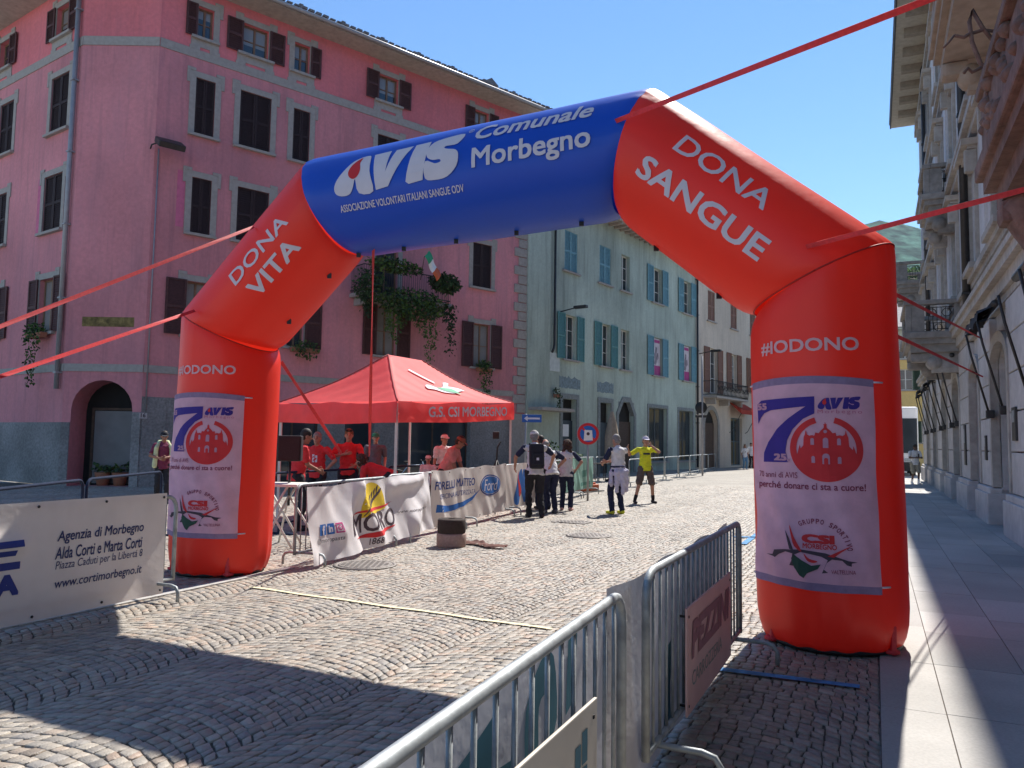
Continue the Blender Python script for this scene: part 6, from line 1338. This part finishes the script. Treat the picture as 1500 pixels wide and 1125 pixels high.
# man with a backpack, leaning on the barrier, seen from behind
t,j=person('man in a white cap and white polo with a black backpack leaning on the barrier',Pg(783,758),-8,1.86,CW_,CN,CBK,hair=HG,cap=CW_,lean=10,hl=(-.36,.34,1.0),hr=(.40,.36,1.06),pitch=10,yaw=18,fl=(-.10,.05),fr=(.13,-.08),shoes=CBK,build=1.1,elbow=(.8,-.3,0))
bp=empty('backpack',Py(783,15.4),'black backpack worn by the man in the white cap','backpack'); bp.location=(t.location.x,t.location.y,0); bp.rotation_euler=t.rotation_euler; bp.scale=t.scale
mb=MB(); B=Matrix.Translation(j['T'](0,-.195,.27))@j['Rl']; mb.bevbox(-.15,.15,-.085,.085,-.25,.25,.06,M=B); child(bp,mb,'bag',cloth('black pack',(.02,.02,.028)))
mb=MB(); mb.bevbox(-.12,.12,-.12,-.07,-.2,.05,.03,M=B); child(bp,mb,'pocket',cloth('black pack',(0,0,0)))
mb=MB(); mb.box(-.025,.025,-.126,-.119,-.10,-.05,M=B); child(bp,mb,'tag',LETW)
for s in (-1,1): mb=MB(); mb.tube([j['T'](s*.09,-.12,.45),j['T'](s*.11,-.05,.54),j['T'](s*.12,.10,.48),j['T'](s*.13,.12,.3),j['T'](s*.15,-.06,.06)],.022,6); child(bp,mb,'strap',cloth('black pack',(0,0,0)))
person('bald man in a white and navy polo bending over the barrier beside the backpack',Pg(806,752),-20,1.78,CW_,CN,CN,hair=HG,hairstyle='bald',lean=28,hl=(-.22,.42,.98),hr=(.30,.30,1.0),pitch=18,yaw=20,shoes=CG,elbow=(.8,-.3,0))
person('woman with curly dark hair in a white and navy polo, hands on hips',Pg(829,748),15,1.66,CW_,CN,CN,hair=HCU,hairstyle='curly',lean=4,hl=(-.24,.06,1.02),hr=(.24,.04,1.02),pitch=10,yaw=-20,shoes=CPK,elbow=(1,-.5,0))
person('tall man bowed at the barrier just behind the backpack, mostly hidden',Pg(796,746),-15,1.84,CW_,CN,CN,hair=HB,lean=24,pitch=15,hl=(-.2,.4,1.0),hr=(.2,.4,1.0))
# man with a jacket round his waist, back three-quarter view
t,j=person('man in a white polo with a jacket tied round his waist and yellow shoes',Pg(905,753),-25,1.80,CW_,CN,CN,hair=HG,lean=2,hl=(-.20,.33,1.10),hr=(-.06,.36,1.14),pitch=16,yaw=-10,shoes=CYG,build=1.05,elbow=(.4,-1,-.3),fl=(-.13,.03),fr=(.12,.02))
mb=MB(); _capsule(mb,j['hip']+Vector((0,0,.07)),j['hip']+Vector((0,0,.0)),.172,.18,18,3,.85)
for x,y,l in ((-.10,-.12,.42),(.02,-.15,.46),(.12,-.12,.40),(.16,.02,.36),(-.16,.0,.30),(-.05,.14,.34)): _capsule(mb,j['hip']+Vector((x,y,.0)),j['hip']+Vector((x*1.15,y*1.1,-l)),.07,.05,10,3,.8)
_blend('tied_jacket',mb,CLM,t,.014,3,None,.02)
mb=MB(); mb.tube([j['hip']+Vector((.165*cos(a_),.13*sin(a_),.11)) for a_ in [2*pi*i/20 for i in range(21)]],.022,6); child(t,mb,'belt',CN)
# man in yellow, mid-stride, one arm stretched out, the other hand at his mouth
t,j=person('man in an acid yellow T-shirt and brown shorts striding, one arm raised sideways',Pg(945,737),172,1.80,CY,None,CBR,True,CBK,hair=HB,cap=CLM,lean=0,hl=(-.10,.20,1.50),hr=(.52,.16,1.42),fl=(-.22,-.02),fr=(.30,.08),sock=CBK,skin=SKIN,elbow=(.6,-.2,-.8),yaw=0)
mb=MB(); mb.box(-.09,.09,.118,.124,.0,.045,M=Matrix.Translation(j['T'](0,0,.34))); child(t,mb,'chest_print',CN)
# far pair in front of the cream building, man on the pavement
t,j=person('woman in a white T-shirt and pale jeans walking near the right arch leg',Py(1091,52),175,1.66,CW_,None,CJ,hair=HC_,hairstyle='long',hl=(-.24,.0,.9),hr=(.22,.05,.92),fl=(-.08,.06),fr=(.08,-.06),vox=.016,shoes=CW_)
mb=MB(); mb.tube([j['T'](-.14,.0,.52),j['T'](0,.13,.3),j['T'](.16,.05,.03)],.014,5); child(t,mb,'bag_strap',CBR)
person('dark haired person behind the woman in pale jeans',Py(1100,54.5),170,1.78,CW_,None,CBK,hair=HB,vox=.016)
person('man in a white T-shirt and grey shorts walking on the pavement looking at his phone',Pg(1341,709),186,1.76,CW_,None,CKH,True,CW_,hair=HB,skin=SKINB,hl=(-.08,.30,1.16),hr=(.10,.30,1.16),pitch=18,fl=(-.07,.16),fr=(.09,-.14),sock=CW_,vox=.014,build=1.08,elbow=(.5,-.4,-.8))
p=Pg(1341,709); mb=MB(Matrix.Translation((p[0],p[1],0))@Matrix.Rotation(RD(-186),4,'Z')); mb.bevbox(-.035,.035,.40,.41,1.2,1.34,.004); mb.build('phone',BLACK,None,'black phone held by the man on the pavement','phone')
# man by the pink building
t,j=person('man in a maroon T-shirt with a pale towel round his neck by the pink building',Py(240,18.6),150,1.72,CMR,None,CBK,hair=HB,cap=CBK,hl=(-.06,.28,1.12),hr=(.12,.26,1.10),pitch=10,skin=SKIND,elbow=(.8,-.4,-.6))
tw=empty('towel',tuple(t.location),'pale yellow green towel hanging round the neck of the man in maroon','towel'); tw.rotation_euler=t.rotation_euler; tw.scale=t.scale; mb=MB()
for s in (-1,1): _capsule(mb,j['T'](s*.09,-.03,.55),j['T'](s*.17,.10,.42),.045,.05); _capsule(mb,j['T'](s*.17,.10,.42),j['T'](s*.20,.13,-.02),.055,.06,10,3,.6)
_capsule(mb,j['T'](-.1,-.06,.56),j['T'](.1,-.06,.56),.05,.05); _blend('towel_cloth',mb,CLY,tw,.014,3)
# people in and around the gazebo
GR='people in red T-shirts by the gazebo'
person('man in a red T-shirt seen from the side behind the loudspeaker',Py(437,13.6),60,1.78,CR,None,CBK,hair=HB,lean=8,hl=(.0,.32,1.05),hr=(.1,.34,1.02),pitch=14,skin=SKIND,group=GR,build=1.1)
t,j=person('grey haired man in a red T-shirt standing with his hands on his hips',Py(465,15.6),185,1.72,CR,None,CBK,hair=HG,hl=(-.22,.06,1.0),hr=(.22,.06,1.0),group=GR,build=1.12,elbow=(1.4,-.4,0))
mb=MB()
for dx,h in ((-.03,.12),(.03,.14)): mb.bevbox(dx-.022,dx+.022,.132,.138,-.06,h-.04,.004,M=Matrix.Translation(j['T'](0,.0,.28)))
child(t,mb,'chest_print',LETW)
SGT,SGJ=person('person in a red T-shirt with sunglasses up in brown hair, hand at the chest',Py(511,16.0),170,1.80,CR,None,CBK,hair=HC_,hl=(-.14,.30,1.05),hr=(.08,.22,1.26),group=GR,build=1.08,elbow=(1,-.3,-.4))
mb=MB()
for s in (-1,1): _ell(mb,SGJ['HM']@Matrix.Translation((s*.04,.062,.098)),(.034,.02,.022),10,6)
child(SGT,mb,'sunglasses',BLACK)
person('curly haired person in a red shirt bending far over behind the sun banner',Py(566,14.9),-80,1.75,CR,None,CBK,hair=HCU,hairstyle='curly',lean=72,hl=(-.15,.62,.72),hr=(.15,.62,.72),pitch=-10,group=GR,build=1.1)
person('man in a green cap and grey vest standing behind the gazebo strap',Py(550,18.6),165,1.76,CG,None,CBK,hair=HB,cap=cloth('green',(.03,.24,.13)),lean=0,hl=(-.22,.1,.95),hr=(.2,.2,1.0))
person('man in a dusty pink polo and brown cap bending over under the gazebo',Py(654,16.9),100,1.80,CP,None,CBK,hair=HB,cap=cloth('brick cap',(.26,.09,.06)),lean=26,hl=(-.2,.36,.82),hr=(.18,.30,.8),pitch=22,skin=SKIND,build=1.08)
person('person in a white cap mostly hidden behind the man in the pink polo',Py(649,18.8),150,1.76,CW_,None,CBK,hair=HB,cap=CW_,lean=6)
person('child in a white cap behind the barrier beside the bicycle',Py(628,17.2),180,1.27,CW_,None,CBK,hair=HB,cap=CW_)
